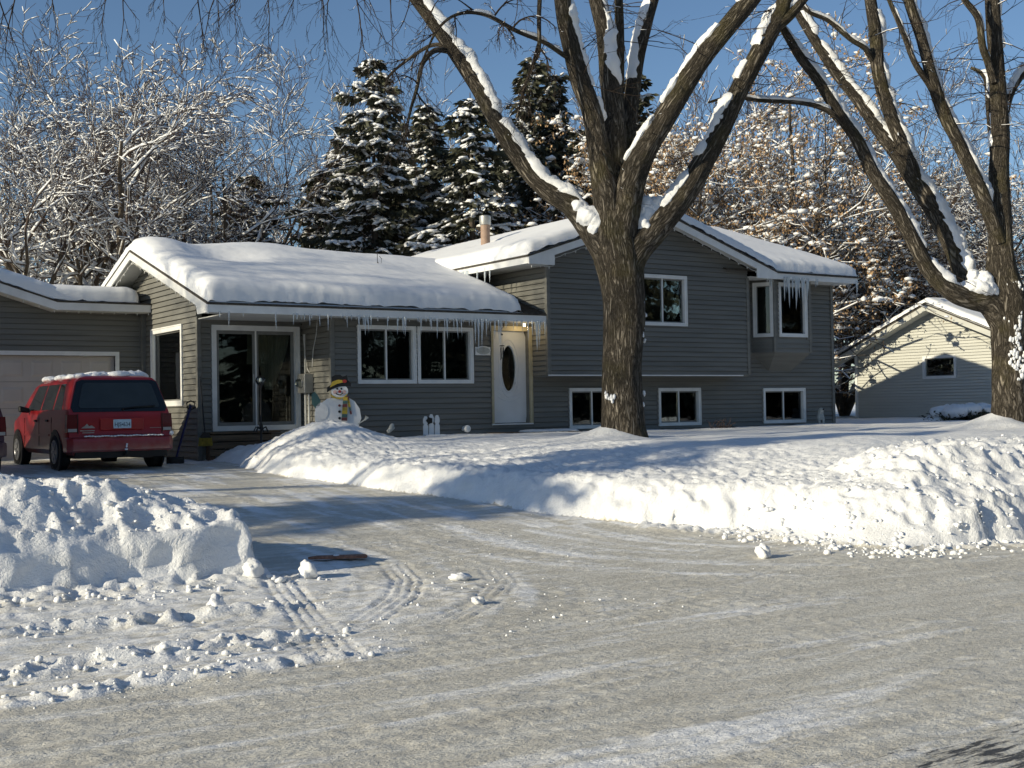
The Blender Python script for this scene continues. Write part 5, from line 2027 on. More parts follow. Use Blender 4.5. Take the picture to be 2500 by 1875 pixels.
# ------------------------------------------------------------------ trees
def catmull(P, R, step):
    P = [np.asarray(p, float) for p in P]
    out, rad = [], []
    n = len(P)
    for i in range(n - 1):
        p0, p1, p2, p3 = P[max(i - 1, 0)], P[i], P[i + 1], P[min(i + 2, n - 1)]
        k = max(1, int(np.linalg.norm(p2 - p1) / step))
        for j in range(k):
            t = j / k
            out.append(0.5 * ((2 * p1) + (-p0 + p2) * t + (2 * p0 - 5 * p1 + 4 * p2 - p3) * t * t + (-p0 + 3 * p1 - 3 * p2 + p3) * t ** 3))
            rad.append(R[i] + (R[i + 1] - R[i]) * t)
    out.append(P[-1])
    rad.append(R[-1])
    return np.array(out), np.array(rad)


def frames(P):
    T = np.gradient(P, axis=0)
    T /= np.linalg.norm(T, axis=1, keepdims=True) + 1e-9
    A = np.zeros_like(P)
    a = np.cross(T[0], (0.3, 0.9, 0.1))
    for i in range(len(P)):
        a = a - T[i] * (a @ T[i])
        a = a / (np.linalg.norm(a) + 1e-9)
        A[i] = a
    return T, A, np.cross(T, A)


def limb_mesh(name, P, R, k, mat, rough=0.05, seed=0):
    T, A, B = frames(P)
    n = len(P)
    L = np.concatenate([[0], np.cumsum(np.linalg.norm(np.diff(P, axis=0), axis=1))])
    th = np.linspace(0, 2 * np.pi, k + 1)
    TH, LL = np.meshgrid(th, L)
    wx = np.cos(TH) * 1.3
    wy = np.sin(TH) * 1.3 + LL * 1.1
    rr = R[:, None] * (1 + rough * fbm(wx + seed, wy, 3, seed) + rough * 1.2 * perlin(wx * 0.7 + 9, LL * 0.7, seed + 5))
    V = P[:, None, :] + rr[..., None] * (np.cos(TH)[..., None] * A[:, None, :] + np.sin(TH)[..., None] * B[:, None, :])
    V[:, -1, :] = V[:, 0, :]
    uv = np.stack([TH / (2 * np.pi) * np.mean(R) * 6.28, LL], -1)
    idx = np.arange(n * (k + 1)).reshape(n, k + 1)
    F = np.stack([idx[:-1, :-1], idx[:-1, 1:], idx[1:, 1:], idx[1:, :-1]], -1).reshape(-1, 4)
    return np_mesh(name, V.reshape(-1, 3), F, mat, True, uv.reshape(-1, 2))


def limb_snow(name, P, R, f0, f1, amount, seed, mat=None, thr=-0.15):
    """ragged ridge of snow along the upper side of a limb"""
    n = len(P)
    i0, i1 = int(f0 * (n - 1)), int(f1 * (n - 1))
    P, R = P[i0:i1 + 1], R[i0:i1 + 1]
    if len(P) < 4:
        return None
    T, _, _ = frames(P)
    up = np.array([0, 0, 1.0]) - T * T[:, 2:3]
    up /= np.linalg.norm(up, axis=1, keepdims=True) + 1e-9
    side = np.cross(T, up)
    L = np.concatenate([[0], np.cumsum(np.linalg.norm(np.diff(P, axis=0), axis=1))])
    nz = fbm(L * 1.6 + seed * 3.1, L * 0 + seed, 3, seed)
    m = sstep(thr, thr + 0.25, nz)
    m[0] = m[-1] = 0
    k = 12
    th = np.linspace(0, 2 * np.pi, k + 1)
    TH, LL = np.meshgrid(th, L)
    lump = 1 + 0.50 * fbm(np.cos(TH) * 1.5 + seed, LL * 7 + np.sin(TH) * 1.5, 4, seed + 7, 0.6) + 0.18 * billow(LL * 11, TH, 2, seed + 9)
    m = m * sstep(0, 0.06, np.linspace(0, 1, len(P))) * sstep(1, 0.94, np.linspace(0, 1, len(P)))
    w = (R * 0.62 * (0.30 + 0.70 * m) + 0.01)[:, None] * lump
    h = (amount * m * (0.7 + 0.5 * nz) + 0.004)[:, None] * lump
    c = P + up * (R * 0.72)[:, None]
    V = c[:, None, :] + (w * np.cos(TH))[..., None] * side[:, None, :] + (np.where(np.sin(TH) > 0, h + (R * 0.25)[:, None], (R * 0.5)[:, None]) * np.sin(TH))[..., None] * up[:, None, :]
    dead = (m < 0.02)[:, None, None]
    V = np.where(dead, P[:, None, :], V)
    V[:, -1, :] = V[:, 0, :]
    idx = np.arange(len(P) * (k + 1)).reshape(len(P), k + 1)
    F = np.stack([idx[:-1, :-1], idx[1:, :-1], idx[1:, 1:], idx[:-1, 1:]], -1).reshape(-1, 4)
    return np_mesh(name, V.reshape(-1, 3), F, mat or M['treesnow'], True)


class Segs:
    def __init__(self):
        self.a, self.b, self.r0, self.r1 = [], [], [], []

    def add(self, a, b, r0, r1):
        self.a.append(a); self.b.append(b); self.r0.append(r0); self.r1.append(r1)

    def arr(self):
        return np.array(self.a), np.array(self.b), np.array(self.r0), np.array(self.r1)

    def mesh(self, name, mat, k=3, sel=None):
        A, B, r0, r1 = self.arr()
        if sel is not None:
            A, B, r0, r1 = A[sel], B[sel], r0[sel], r1[sel]
        T = B - A
        T = T / (np.linalg.norm(T, axis=1, keepdims=True) + 1e-9)
        ref = np.where(np.abs(T[:, 2:3]) > 0.9, np.array([[1.0, 0, 0]]), np.array([[0, 0, 1.0]]))
        X = np.cross(T, ref)
        X /= np.linalg.norm(X, axis=1, keepdims=True) + 1e-9
        Y = np.cross(T, X)
        th = np.arange(k) * 2 * np.pi / k
        ring = np.cos(th)[None, :, None] * X[:, None, :] + np.sin(th)[None, :, None] * Y[:, None, :]
        V = np.concatenate([A[:, None, :] + ring * r0[:, None, None], B[:, None, :] + ring * r1[:, None, None]], 1)
        n = len(A)
        j = np.arange(k)
        f = np.stack([j, (j + 1) % k, (j + 1) % k + k, j + k], -1)
        F = f[None] + (np.arange(n) * 2 * k)[:, None, None]
        return np_mesh(name, V.reshape(-1, 3), F.reshape(-1, 4), mat, k > 3)

    def snow(self, name, mat, prob=0.8, hmin=0.02, hk=0.9, seed=0, flat=0.93, wk=1.0, sel=None, thin=0.014):
        A, B, r0, r1 = self.arr()
        rg_ = np.random.RandomState(seed)
        T = B - A
        T = T / (np.linalg.norm(T, axis=1, keepdims=True) + 1e-9)
        slope = np.abs(T[:, 2])
        pr_ = np.where(r0 > thin, np.minimum(1.0, prob * 1.5), prob * 0.55)
        keep = (slope < flat) & (rg_.rand(len(A)) < pr_ * np.clip(1.35 - slope, 0.1, 1))
        if sel is not None:
            keep &= sel
        A, B, r0, r1, T = A[keep], B[keep], r0[keep], r1[keep], T[keep]
        n = len(A)
        side = np.cross(T, np.array([[0, 0, 1.0]]))
        side /= np.linalg.norm(side, axis=1, keepdims=True) + 1e-9
        up = np.cross(side, T)
        jit = rg_.uniform(0.88, 1.15, (n, 1))
        V = []
        for P, r in ((A, r0), (B, r1)):
            w = (r[:, None] * 0.95 + hmin * 0.45) * wk * jit
            h = (r[:, None] * hk + hmin * np.where(r > thin, 1.0, 0.5)[:, None]) * jit
            c = P + up * r[:, None] * 0.35
            V += [c - side * w, c + side * w, c + up * h + side * w * 0.45, c + up * h - side * w * 0.45]
        V = np.stack(V, 1)
        f = np.array([[0, 1, 5, 4], [1, 2, 6, 5], [2, 3, 7, 6], [3, 0, 4, 7], [3, 2, 1, 0], [4, 5, 6, 7]])
        F = f[None] + (np.arange(n) * 8)[:, None, None]
        return np_mesh(name, V.reshape(-1, 3), F.reshape(-1, 4), mat, True)


def unit(v):
    return v / (np.linalg.norm(v) + 1e-9)


def grow(sg, p, d, L, r, lvl, cfg, rg_):
    """recursive bare branching"""
    c = cfg[lvl]
    n = c['n']
    st = L / n
    rr = r
    spawn = c.get('kids', 0)
    marks = sorted(rg_.uniform(c.get('from', 0.25), 1.0, spawn)) if spawn else []
    mi = 0
    for i in range(n):
        d = unit(d + rg_.normal(0, c['wig'], 3) + np.array([0, 0, c['trop']]))
        q = p + d * st
        r2 = max(r * (1 - (i + 1) / n * (1 - c['tip'])), cfg['rmin'])
        sg.add(p, q, rr, r2)
        while mi < len(marks) and marks[mi] <= (i + 1) / n:
            f = marks[mi]
            ax = unit(np.cross(d, rg_.normal(0, 1, 3)))
            ang = math.radians(rg_.uniform(*c['ang']))
            d2 = unit(d * math.cos(ang) + ax * math.sin(ang))
            if cfg.get('flatten'):
                d2[2] *= cfg['flatten'] if d2[2] < 0 else 1
                d2 = unit(d2)
            base = p + d * st * (f * n - i)
            if lvl + 1 in cfg:
                grow(sg, base, d2, L * c['kl'] * rg_.uniform(0.65, 1.2) * (1.15 - 0.45 * f), max(r2 * c['kr'], cfg['rmin']), lvl + 1, cfg, rg_)
            mi += 1
        p, rr = q, r2


# ---- the big maple in front of the house ----------------------------------
def hero_tree(name, label, base, Z, limbs, group=None):
    t = thing(name, label, 'tree', base, 0, group)
    S = Z / FPX
    b = np.array(base)
    curves = []
    for i, L in enumerate(limbs):
        dz = L.get('dz', [0] * len(L['p']))
        P = [at(x, y, Z + q) - b for (x, y, r), q in zip(L['p'], dz)]
        R = [r * S for (x, y, r) in L['p']]
        P, R = catmull(P, R, L.get('step', 0.07))
        k = L.get('k', 22)
        nm = L.get('name', 'limb')
        o = link(nm, limb_mesh(nm, P, R, k, M['bark'], 0.055, i * 7 + 3), t)
        curves.append((P, R, o))
        for (f0, f1, amt) in L.get('snow', []):
            me = limb_snow('snow_ridge', P, R, f0, f1, amt, i * 5 + int(f0 * 10) + 1, thr=L.get('thr', -0.15))
            if me:
                link('snow_ridge', me, o)
    return t, curves


mz = ground_z(*MAPLE)
big, bigc = hero_tree('maple_tree', 'large bare maple with six snow-lined limbs standing in front of the house', (MAPLE[0], MAPLE[1], mz - 0.1), 22.0, [
    dict(name='trunk', k=48, step=0.06, p=[(1519, 1105, 78), (1519, 1075, 66), (1519, 1040, 55), (1519, 980, 51), (1519, 900, 49), (1521, 820, 50), (1523, 750, 51), (1520, 690, 54), (1512, 630, 60), (1503, 570, 52), (1499, 520, 46)]),
    dict(p=[(1502, 660, 38), (1475, 610, 36), (1440, 556, 32), (1395, 502, 27), (1343, 470, 24), (1288, 415, 22), (1221, 313, 21), (1162, 204, 20), (1096, 106, 19), (1029, 12, 18), (960, -80, 16), (860, -190, 13)],
         dz=[0, 0, .1, .2, .3, .4, .5, .7, .8, 1.0, 1.1, 1.2], snow=[(0.14, 0.97, 0.13)], thr=-0.4),
    dict(p=[(1496, 560, 40), (1480, 470, 34), (1463, 372, 27), (1445, 274, 24), (1414, 188, 23), (1386, 78, 21), (1374, 0, 20), (1362, -90, 17)],
         dz=[0, -.1, -.2, -.3, -.4, -.5, -.5, -.6], snow=[(0.40, 0.95, 0.09)], thr=-0.6),
    dict(p=[(1503, 540, 44), (1502, 450, 38), (1500, 372, 33), (1497, 274, 28), (1486, 188, 23), (1474, 78, 19), (1455, 0, 18), (1440, -80, 15)],
         dz=[0, .1, .1, .2, .2, .3, .3, .3], snow=[(0.52, 0.98, 0.10)], thr=-0.9),
    dict(p=[(1524, 430, 24), (1532, 330, 21), (1543, 235, 20), (1555, 137, 20), (1574, 59, 19), (1592, -5, 18), (1612, -80, 15)],
         dz=[.4, .6, .8, 1.0, 1.1, 1.2, 1.2], snow=[(0.45, 0.98, 0.03)], thr=-0.6),
    dict(p=[(1508, 290, 14), (1512, 176, 13), (1512, 80, 12), (1510, -20, 11)], dz=[.5, .6, .7, .8]),
    dict(p=[(1515, 590, 40), (1528, 500, 38), (1545, 430, 34), (1574, 366, 30), (1625, 282, 27), (1672, 204, 26), (1723, 129, 25), (1782, 59, 23), (1825, 8, 22), (1880, -60, 19)],
         dz=[-.1, -.1, -.2, -.3, -.4, -.5, -.6, -.7, -.7, -.8], snow=[(0.22, 0.98, 0.055)], thr=-0.35),
    dict(p=[(1528, 668, 40), (1553, 614, 36), (1613, 546, 33), (1672, 470, 29), (1723, 384, 26), (1762, 313, 25), (1805, 219, 24), (1849, 137, 23), (1888, 59, 23), (1911, 14, 20), (1925, -60, 15)],
         dz=[0, -.1, 0, .1, .2, .3, .4, .4, .5, .5, .5], snow=[(0.20, 0.95, 0.075)], thr=-0.25),
    dict(p=[(1893, 62, 19), (1925, 38, 16), (1965, -10, 14), (2010, -70, 12)], dz=[.5, .5, .6, .7], snow=[(0.1, 0.9, 0.08)], thr=-0.5, k=14),
    dict(p=[(1392, 140, 6), (1380, 137, 6), (1330, 104, 5.5), (1260, 75, 5), (1185, 36, 4.5), (1120, 34, 4), (1070, 70, 3), (1030, 150, 2.2)],
         dz=[-.4, -.6, -.8, -1, -1.2, -1.4, -1.5, -1.6], snow=[(0.1, 0.7, 0.05)], thr=-0.25, k=8, name='branch'),
    dict(p=[(1098, 125, 8), (1060, 124, 7), (1030, 160, 5.5), (1018, 215, 4.5), (1002, 270, 3.5), (990, 330, 2.5)], dz=[.8, .5, .3, .2, 0, -.2], k=8, name='branch'),
    dict(p=[(1096, 112, 7), (1050, 112, 5), (990, 150, 4), (950, 185, 3), (940, 210, 2)], dz=[.8, 1.2, 1.4, 1.5, 1.6], k=8, name='branch'),
    dict(p=[(1322, -60, 6), (1316, 30, 5.5), (1316, 125, 5), (1305, 150, 3.5), (1282, 210, 3), (1262, 290, 2)], dz=[-1] * 6, k=8, name='branch'),
], None)
# drooping twigs
tw = Segs()
rt = np.random.RandomState(5)
base = np.array([MAPLE[0], MAPLE[1], mz - 0.1])


def droop(p, d, L, r, lvl=0, trop=-0.10):
    n = 8 if lvl == 0 else 5
    st = L / n
    for i in range(n):
        d = unit(d + rt.normal(0, 0.10, 3) + np.array([0, 0, trop if i < n - 1 else 0.12]))
        q = p + d * st
        r2 = max(0.0035, r * (1 - 0.75 * (i + 1) / n))
        tw.add(p, q, r * (1 - 0.75 * i / n), r2)
        if lvl < 3 and rt.rand() < (0.75, 0.6, 0.35)[lvl]:
            for _ in range(1):
                ax = unit(rt.normal(0, 1, 3))
                droop(q, unit(d * 0.9 + ax * 0.6), L * rt.uniform(0.30, 0.6), r2 * 0.7, lvl + 1, trop)
        p = q


def twig_px(px, py, Z, dpx, dpy, L, r):
    s = at(px, py, Z)
    e = at(px + dpx, py + dpy, Z + rt.uniform(-0.5, 0.5))
    droop(s - base, unit(e - s), L, r)


for (x, y, dx, dy, L, r) in [(480, -40, -10, 60, 1.3, .014), (520, -60, 30, 60, 1.2, .013), (570, -60, 10, 60, 1.2, .013), (300, -50, 0, 60, 1.3, .013), (270, -40, -20, 50, 0.9, .011), (650, -60, 10, 60, 1.2, .013),
                             (620, -60, -40, 60, 1.1, .012), (120, -50, 20, 60, 1.1, .012), (40, -40, 10, 60, 1.4, .014), (-10, -30, 20, 60, 1.6, .014), (540, -40, -30, 70, 1.5, .013), (780, -40, 20, 60, 1.3, .013), (1260, -40, 10, 60, 1.0, .011), (400, -60, 10, 50, 0.9, .011), (740, -60, -20, 60, 1.0, .012), (860, -50, 10, 70, 1.8, .016), (830, -50, -40, 60, 1.3, .014), (890, -40, 20, 60, 1.1, .012), (700, -70, -30, 50, 0.8, .011),
                             (960, -40, -20, 70, 1.2, .012), (1070, 0, -30, 40, 1.0, .012), (1000, 0, -10, 60, 1.2, .012)]:
    twig_px(x, y, 21.0 + rt.uniform(-1.5, 1.5), dx, dy, L, r)
for ci in (9, 10, 11, 12):
    P, R_b, o = bigc[ci]
    for _ in range((9, 7, 6, 7)[ci - 9]):
        i = rt.randint(len(P) // 3, len(P))
        droop(P[i], unit(rt.normal(0, 1, 3) + np.array([0, 0, -0.5])), rt.uniform(0.35, 0.9), max(0.006, R_b[i] * 0.6))
for ci, nn in ((1, 9), (2, 5), (3, 5), (4, 8), (5, 5), (6, 8), (7, 9), (8, 5)):
    P, R_b, o = bigc[ci]
    for _ in range(nn):
        i = rt.randint(len(P) // 3, len(P))
        side = unit(rt.normal(0, 1, 3) * np.array([1, 1, 0.5]))
        droop(P[i] + side * R_b[i] * 0.9, side, rt.uniform(0.5, 1.3), 0.010, 1, -0.02)
link('twigs', tw.mesh('twigs', M['twig'], 4), big)
tag(link('twig_snow', tw.snow('twig_snow', M['treesnow'], 0.08, 0.006, 0.7, 3, thin=0.009), big), kind='stuff')
# snow packed in the crotches and stuck to the trunk
b3 = base
cr, crs = [], []
for (x, y, z, sx, sy, szz) in [(1438, 530, 22.0, .20, .20, .17), (1458, 540, 21.95, .15, .17, .18), (1415, 508, 22.1, .13, .15, .12), (1450, 560, 21.9, .09, .1, .10), (1468, 520, 21.95, .09, .14, .19),
                               (1562, 560, 21.95, .09, .2, .26), (1580, 545, 22.0, .13, .2, .24), (1597, 520, 22.1, .12, .2, .2), (1568, 588, 21.9, .06, .12, .12), (1606, 500, 22.1, .10, .15, .14), (1575, 510, 22.1, .12, .15, .2), (1560, 530, 22.0, .06, .15, .2)]:
    cr.append(at(x, y, z) - b3)
    crs.append((sx, sy, szz))
link('crotch_snow', lumpy(blobs_mesh('crotch_snow', cr[:5], [(a * 1.15, b * 1.1, c * 1.1) for a, b, c in crs[:5]], M['treesnow'], ICO3, 0.0, 3), 0.032, 4.5, 3), big)
link('crotch_snow', lumpy(blobs_mesh('crotch_snow', cr[5:], [(a * 1.15, b * 1.1, c * 1.1) for a, b, c in crs[5:]], M['treesnow'], ICO3, 0.0, 3), 0.032, 4.5, 8), big)
cr, crs = [], []
for (x, y) in [(1483, 965), (1490, 972), (1497, 978), (1500, 970), (1480, 962), (1571, 800), (1569, 816), (1572, 830), (1574, 770), (1570, 760), (1568, 742), (1571, 960), (1570, 990), (1472, 640), (1473, 655), (1474, 665)]:
    zz = 22.0 - 0.36 * (1 - ((x - 1520) / 52.0) ** 2) ** 0.5 if abs(x - 1520) < 52 else 22.0
    for _ in range(3):
        cr.append(at(x + rt.uniform(-3, 3), y + rt.uniform(-5, 5), zz) - b3)
        s = rt.uniform(0.015, 0.035)
        crs.append((s, s, s * 1.5))
link('stuck_snow', blobs_mesh('stuck_snow', cr, crs, M['treesnow'], ICO0, 0.25, 4), big)

# ---- the tree at the right edge -------------------------------------------
mz2 = ground_z(*MAPLE2)
rt2, rc = hero_tree('maple_tree', 'bare snow-lined tree with long leaning limbs at the right edge before the cream garage', (MAPLE2[0], MAPLE2[1], mz2 - 0.1), 24.0, [
    dict(name='trunk', k=40, step=0.07, p=[(2470, 1070, 58), (2466, 1030, 46), (2462, 960, 40), (2462, 880, 39), (2460, 800, 41), (2455, 730, 46), (2446, 670, 38), (2444, 600, 29), (2441, 520, 26), (2439, 429, 25), (2442, 316, 21), (2434, 181, 18), (2424, 30, 17), (2418, -80, 14)],
         dz=[0] * 14, snow=[(0.52, 0.95, 0.05)]),
    dict(p=[(2438, 590, 19), (2424, 545, 18), (2392, 461, 17), (2347, 362, 15.5), (2306, 280, 15), (2275, 190, 14), (2248, 90, 12.5), (2221, 9, 12), (2195, -80, 9)], dz=[-.1, -.2, -.3, -.4, -.5, -.6, -.7, -.8, -.9], snow=[(0.12, 0.97, 0.10)], thr=-0.55),
    dict(p=[(2286, 240, 9), (2268, 205, 8), (2234, 154, 7), (2207, 86, 6), (2171, 0, 5), (2150, -60, 4)], dz=[-.5, -.6, -.8, -.9, -1, -1.1], snow=[(0.3, 0.95, 0.045)], k=10),
    dict(p=[(2450, 780, 36), (2415, 738, 30), (2370, 728, 25), (2325, 712, 22), (2270, 662, 19), (2225, 579, 18), (2184, 502, 17), (2130, 420, 16), (2094, 344, 15), (2049, 280, 13), (1999, 199, 12), (1954, 140, 11), (1918, 81, 9), (1880, 20, 7)],
         dz=[0, -.1, -.2, -.3, -.3, -.4, -.5, -.6, -.7, -.8, -.9, -1, -1.1, -1.2], snow=[(0.14, 0.97, 0.11)], thr=-0.5),
    dict(p=[(2400, 735, 26), (2361, 690, 24), (2329, 610, 23), (2284, 520, 23), (2243, 457, 22), (2194, 384, 17), (2144, 316, 16), (2094, 244, 15), (2044, 181, 14), (1999, 113, 13), (1954, 41, 11), (1910, -40, 8)],
         dz=[.1, .3, .5, .7, .8, .9, 1, 1.1, 1.2, 1.3, 1.4, 1.5], snow=[(0.05, 0.97, 0.12)], thr=-0.5),
    dict(p=[(2238, 450, 19), (2222, 400, 18), (2203, 353, 17), (2166, 258, 17), (2144, 172, 17), (2139, 90, 16), (2126, 9, 15), (2110, -80, 12)], dz=[.8, .8, .8, .8, .8, .8, .8, .8], snow=[(0.05, 0.97, 0.10)], thr=-0.5),
    dict(p=[(2132, 150, 9), (2112, 118, 7), (2076, 95, 6.5), (2022, 50, 6), (1972, 27, 5), (1930, -20, 4)], dz=[.8, .6, .5, .4, .3, .2], snow=[(0.1, 0.95, 0.05)], thr=-0.5, k=10),
    dict(p=[(2052, 300, 8), (2022, 270, 7), (1958, 251, 6), (1850, 244, 5.5), (1790, 236, 4.5), (1730, 250, 2.5)], dz=[-.8, -.9, -1, -1.1, -1.2, -1.3], snow=[(0.1, 0.9, 0.05)], thr=-0.5, k=10, name='branch'),
    dict(p=[(2426, 200, 10), (2412, 150, 9), (2399, 113, 8.5), (2388, 45, 8), (2352, -5, 7), (2330, -60, 5)], dz=[-.1, -.2, -.3, -.4, -.5, -.6], k=10, name='branch', snow=[(0.2, 0.9, 0.03)]),
    dict(p=[(2446, 320, 12), (2462, 240, 10), (2490, 190, 9), (2530, 150, 8)], dz=[0, .2, .4, .5], snow=[(0.2, 0.95, 0.10)], thr=-0.6, k=10),
    dict(p=[(2440, 440, 11), (2425, 360, 10), (2415, 270, 8), (2405, 190, 6), (2370, 165, 4)], dz=[.2, .4, .5, .6, .7], snow=[(0.1, 0.95, 0.10)], thr=-0.6, k=10),
], None)
tw = Segs()
rt = np.random.RandomState(15)
base = np.array([MAPLE2[0], MAPLE2[1], mz2 - 0.1])
for ci in range(1, len(rc)):
    P, R_b, o = rc[ci]
    for _ in range(9 if ci < 6 else 7):
        i = rt.randint(len(P) // 4, len(P))
        side = unit(rt.normal(0, 1, 3) * np.array([1, 1, 0.6]))
        droop(P[i] + side * R_b[i] * 0.8, side, rt.uniform(0.6, 1.5), 0.011, 1, -0.03)
P, R_b, o = rc[0]
for _ in range(14):
    i = rt.randint(len(P) * 5 // 8, len(P))
    side = unit(rt.normal(0, 1, 3) * np.array([1, 1, 0.5]))
    droop(P[i] + side * R_b[i] * 0.8, side, rt.uniform(0.8, 1.6), 0.011, 1, -0.03)
link('twigs', tw.mesh('twigs', M['twig'], 4), rt2)
tag(link('twig_snow', tw.snow('twig_snow', M['treesnow'], 0.15, 0.006, 0.7, 3, thin=0.009), rt2), kind='stuff')
cr, crs = [], []
for (x, y, sx, sz_) in [(2385, 700, .20, .17), (2400, 690, .17, .20), (2418, 712, .15, .15), (2365, 715, .15, .12), (2340, 702, .12, .10), (2375, 675, .10, .12), (2388, 706, .27, .17), (2372, 704, .24, .15), (2404, 708, .22, .17)]:
    cr.append(at(x, y, 23.85) - base); crs.append((sx, sx, sz_))
link('crotch_snow', lumpy(blobs_mesh('crotch_snow', cr, crs, M['treesnow'], ICO3, 0.0, 3), 0.032, 4.5, 12), rt2)
cr, crs = [], []
for _ in range(150):
    y = rt.uniform(690, 930)
    x = 2478 + rt.normal(0, 9) + (6 if y > 800 else -2)
    cr.append(at(x, y, 23.72) - base)
    s = rt.uniform(0.02, 0.055)
    crs.append((s, s * 0.8, s * 1.3))
link('stuck_snow', blobs_mesh('stuck_snow', cr, crs, M['treesnow'], ICO0, 0.25, 4), rt2)


# ---- snowy leafless trees behind ------------------------------------------
def bare_tree(seed, H, spread=1.0, stems=4, kids=(9, 8, 7, 5), rmin=0.008, r0=0.24, lean=0.45, snow=(0.85, 0.035, 0.9), thin=0.012):
    rg_ = np.random.RandomState(seed)
    sg = Segs()
    cfg = {'rmin': rmin, 'flatten': 0.5,
           0: dict(n=9, wig=0.09, trop=0.05, tip=0.25, kids=kids[0], ang=(25, 65), kl=0.62, kr=0.62, **{'from': 0.18}),
           1: dict(n=7, wig=0.14, trop=0.03, tip=0.25, kids=kids[1], ang=(25, 65), kl=0.55, kr=0.6, **{'from': 0.15}),
           2: dict(n=5, wig=0.18, trop=0.03, tip=0.35, kids=kids[2], ang=(25, 60), kl=0.52, kr=0.65, **{'from': 0.1}),
           3: dict(n=4, wig=0.2, trop=0.02, tip=0.5, kids=kids[3], ang=(25, 60), kl=0.6, kr=0.8),
           4: dict(n=2, wig=0.2, trop=0.0, tip=0.7, ang=(25, 60), kl=0.5, kr=0.8)}
    p = np.zeros(3)
    th = H * 0.12
    sg.add(p, np.array([0, 0, th]), r0 * 1.25, r0)
    for s in range(stems):
        a = s * 2 * math.pi / stems + rg_.uniform(-.5, .5)
        d = unit(np.array([math.cos(a) * lean * spread, math.sin(a) * lean * spread, 1.0]))
        grow(sg, np.array([0, 0, th * 0.9]), d, H * rg_.uniform(0.72, 0.9), r0 * 0.72, 0, cfg, rg_)
    A, B, ra, rb = sg.arr()
    thick = ra > 0.045
    return dict(wood=sg.mesh('branches', M['bark2'], 6, thick), twigs=sg.mesh('twigs', M['twig2'], 3, ~thick),
                snow=sg.snow('branch_snow', M['treesnow'], snow[0], snow[1], snow[2], seed, thin=thin), n=len(A))


def place_bare(proto, label, px, Z, scale, rz, group, gz=1.0):
    p = at(px, 1000, Z)
    t = thing('bare_tree', label, 'tree', (p[0], p[1], gz), rz, group)
    t.scale = (scale[0], scale[0], scale[1])
    link('branches', proto['wood'], t)
    link('twigs', proto['twigs'], t)
    link('branch_snow', proto['snow'], t)
    return t


G1 = 'leafless snowy trees behind the garage'
pA = bare_tree(101, 10.2, 1.25, 4, (8, 7, 6, 4), 0.008, 0.24, 0.5, (0.68, 0.026, 1.5), thin=0.0085)
pB = bare_tree(202, 12.0, 0.8, 3, (7, 6, 5, 4), 0.007, 0.20, 0.35, (0.32, 0.012, 0.7))
place_bare(pA, 'snow-laden leafless tree with a dark forked trunk just behind the garage roof', 245, 38.5, (1.0, 1.0), 0.4, G1)
place_bare(pA, 'snow-laden leafless tree at the far left edge behind the garage', 20, 41.0, (1.0, 1.02), 2.3, G1)
place_bare(pA, 'snow-laden spreading tree rising behind the peak of the low gable', 455, 44.0, (1.0, 0.92), 4.1, G1)
place_bare(pB, 'tall thin-twigged tree with little snow above the low roof, left of the spruces', 560, 50.0, (1.0, 0.98), 1.0, G1)
place_bare(pB, 'slim bare tree showing against the sky behind the forked trunk', 330, 52.0, (1.05, 1.12), 3.0, G1)
place_bare(pB, 'slender leafless tree next to the first spruce', 690, 52.0, (0.9, 0.82), 5.0, G1)
G2 = 'leafless snowy trees at the right'
place_bare(pB, 'snowy leafless tree behind the ridge of the cream garage', 2290, 50.0, (1.0, 0.80), 0.9, G2)
place_bare(pA, 'broad snow-laden leafless tree behind the leaning limbs at the right', 2160, 52.0, (0.9, 0.78), 1.9, G2)
place_bare(pA, 'snow-laden leafless tree behind the right-hand trunk', 2440, 48.0, (0.9, 0.75), 3.6, G2)
place_bare(pB, 'bare thin tree between the brown-leaved oaks', 1800, 56.0, (1.0, 0.98), 2.2, G2)


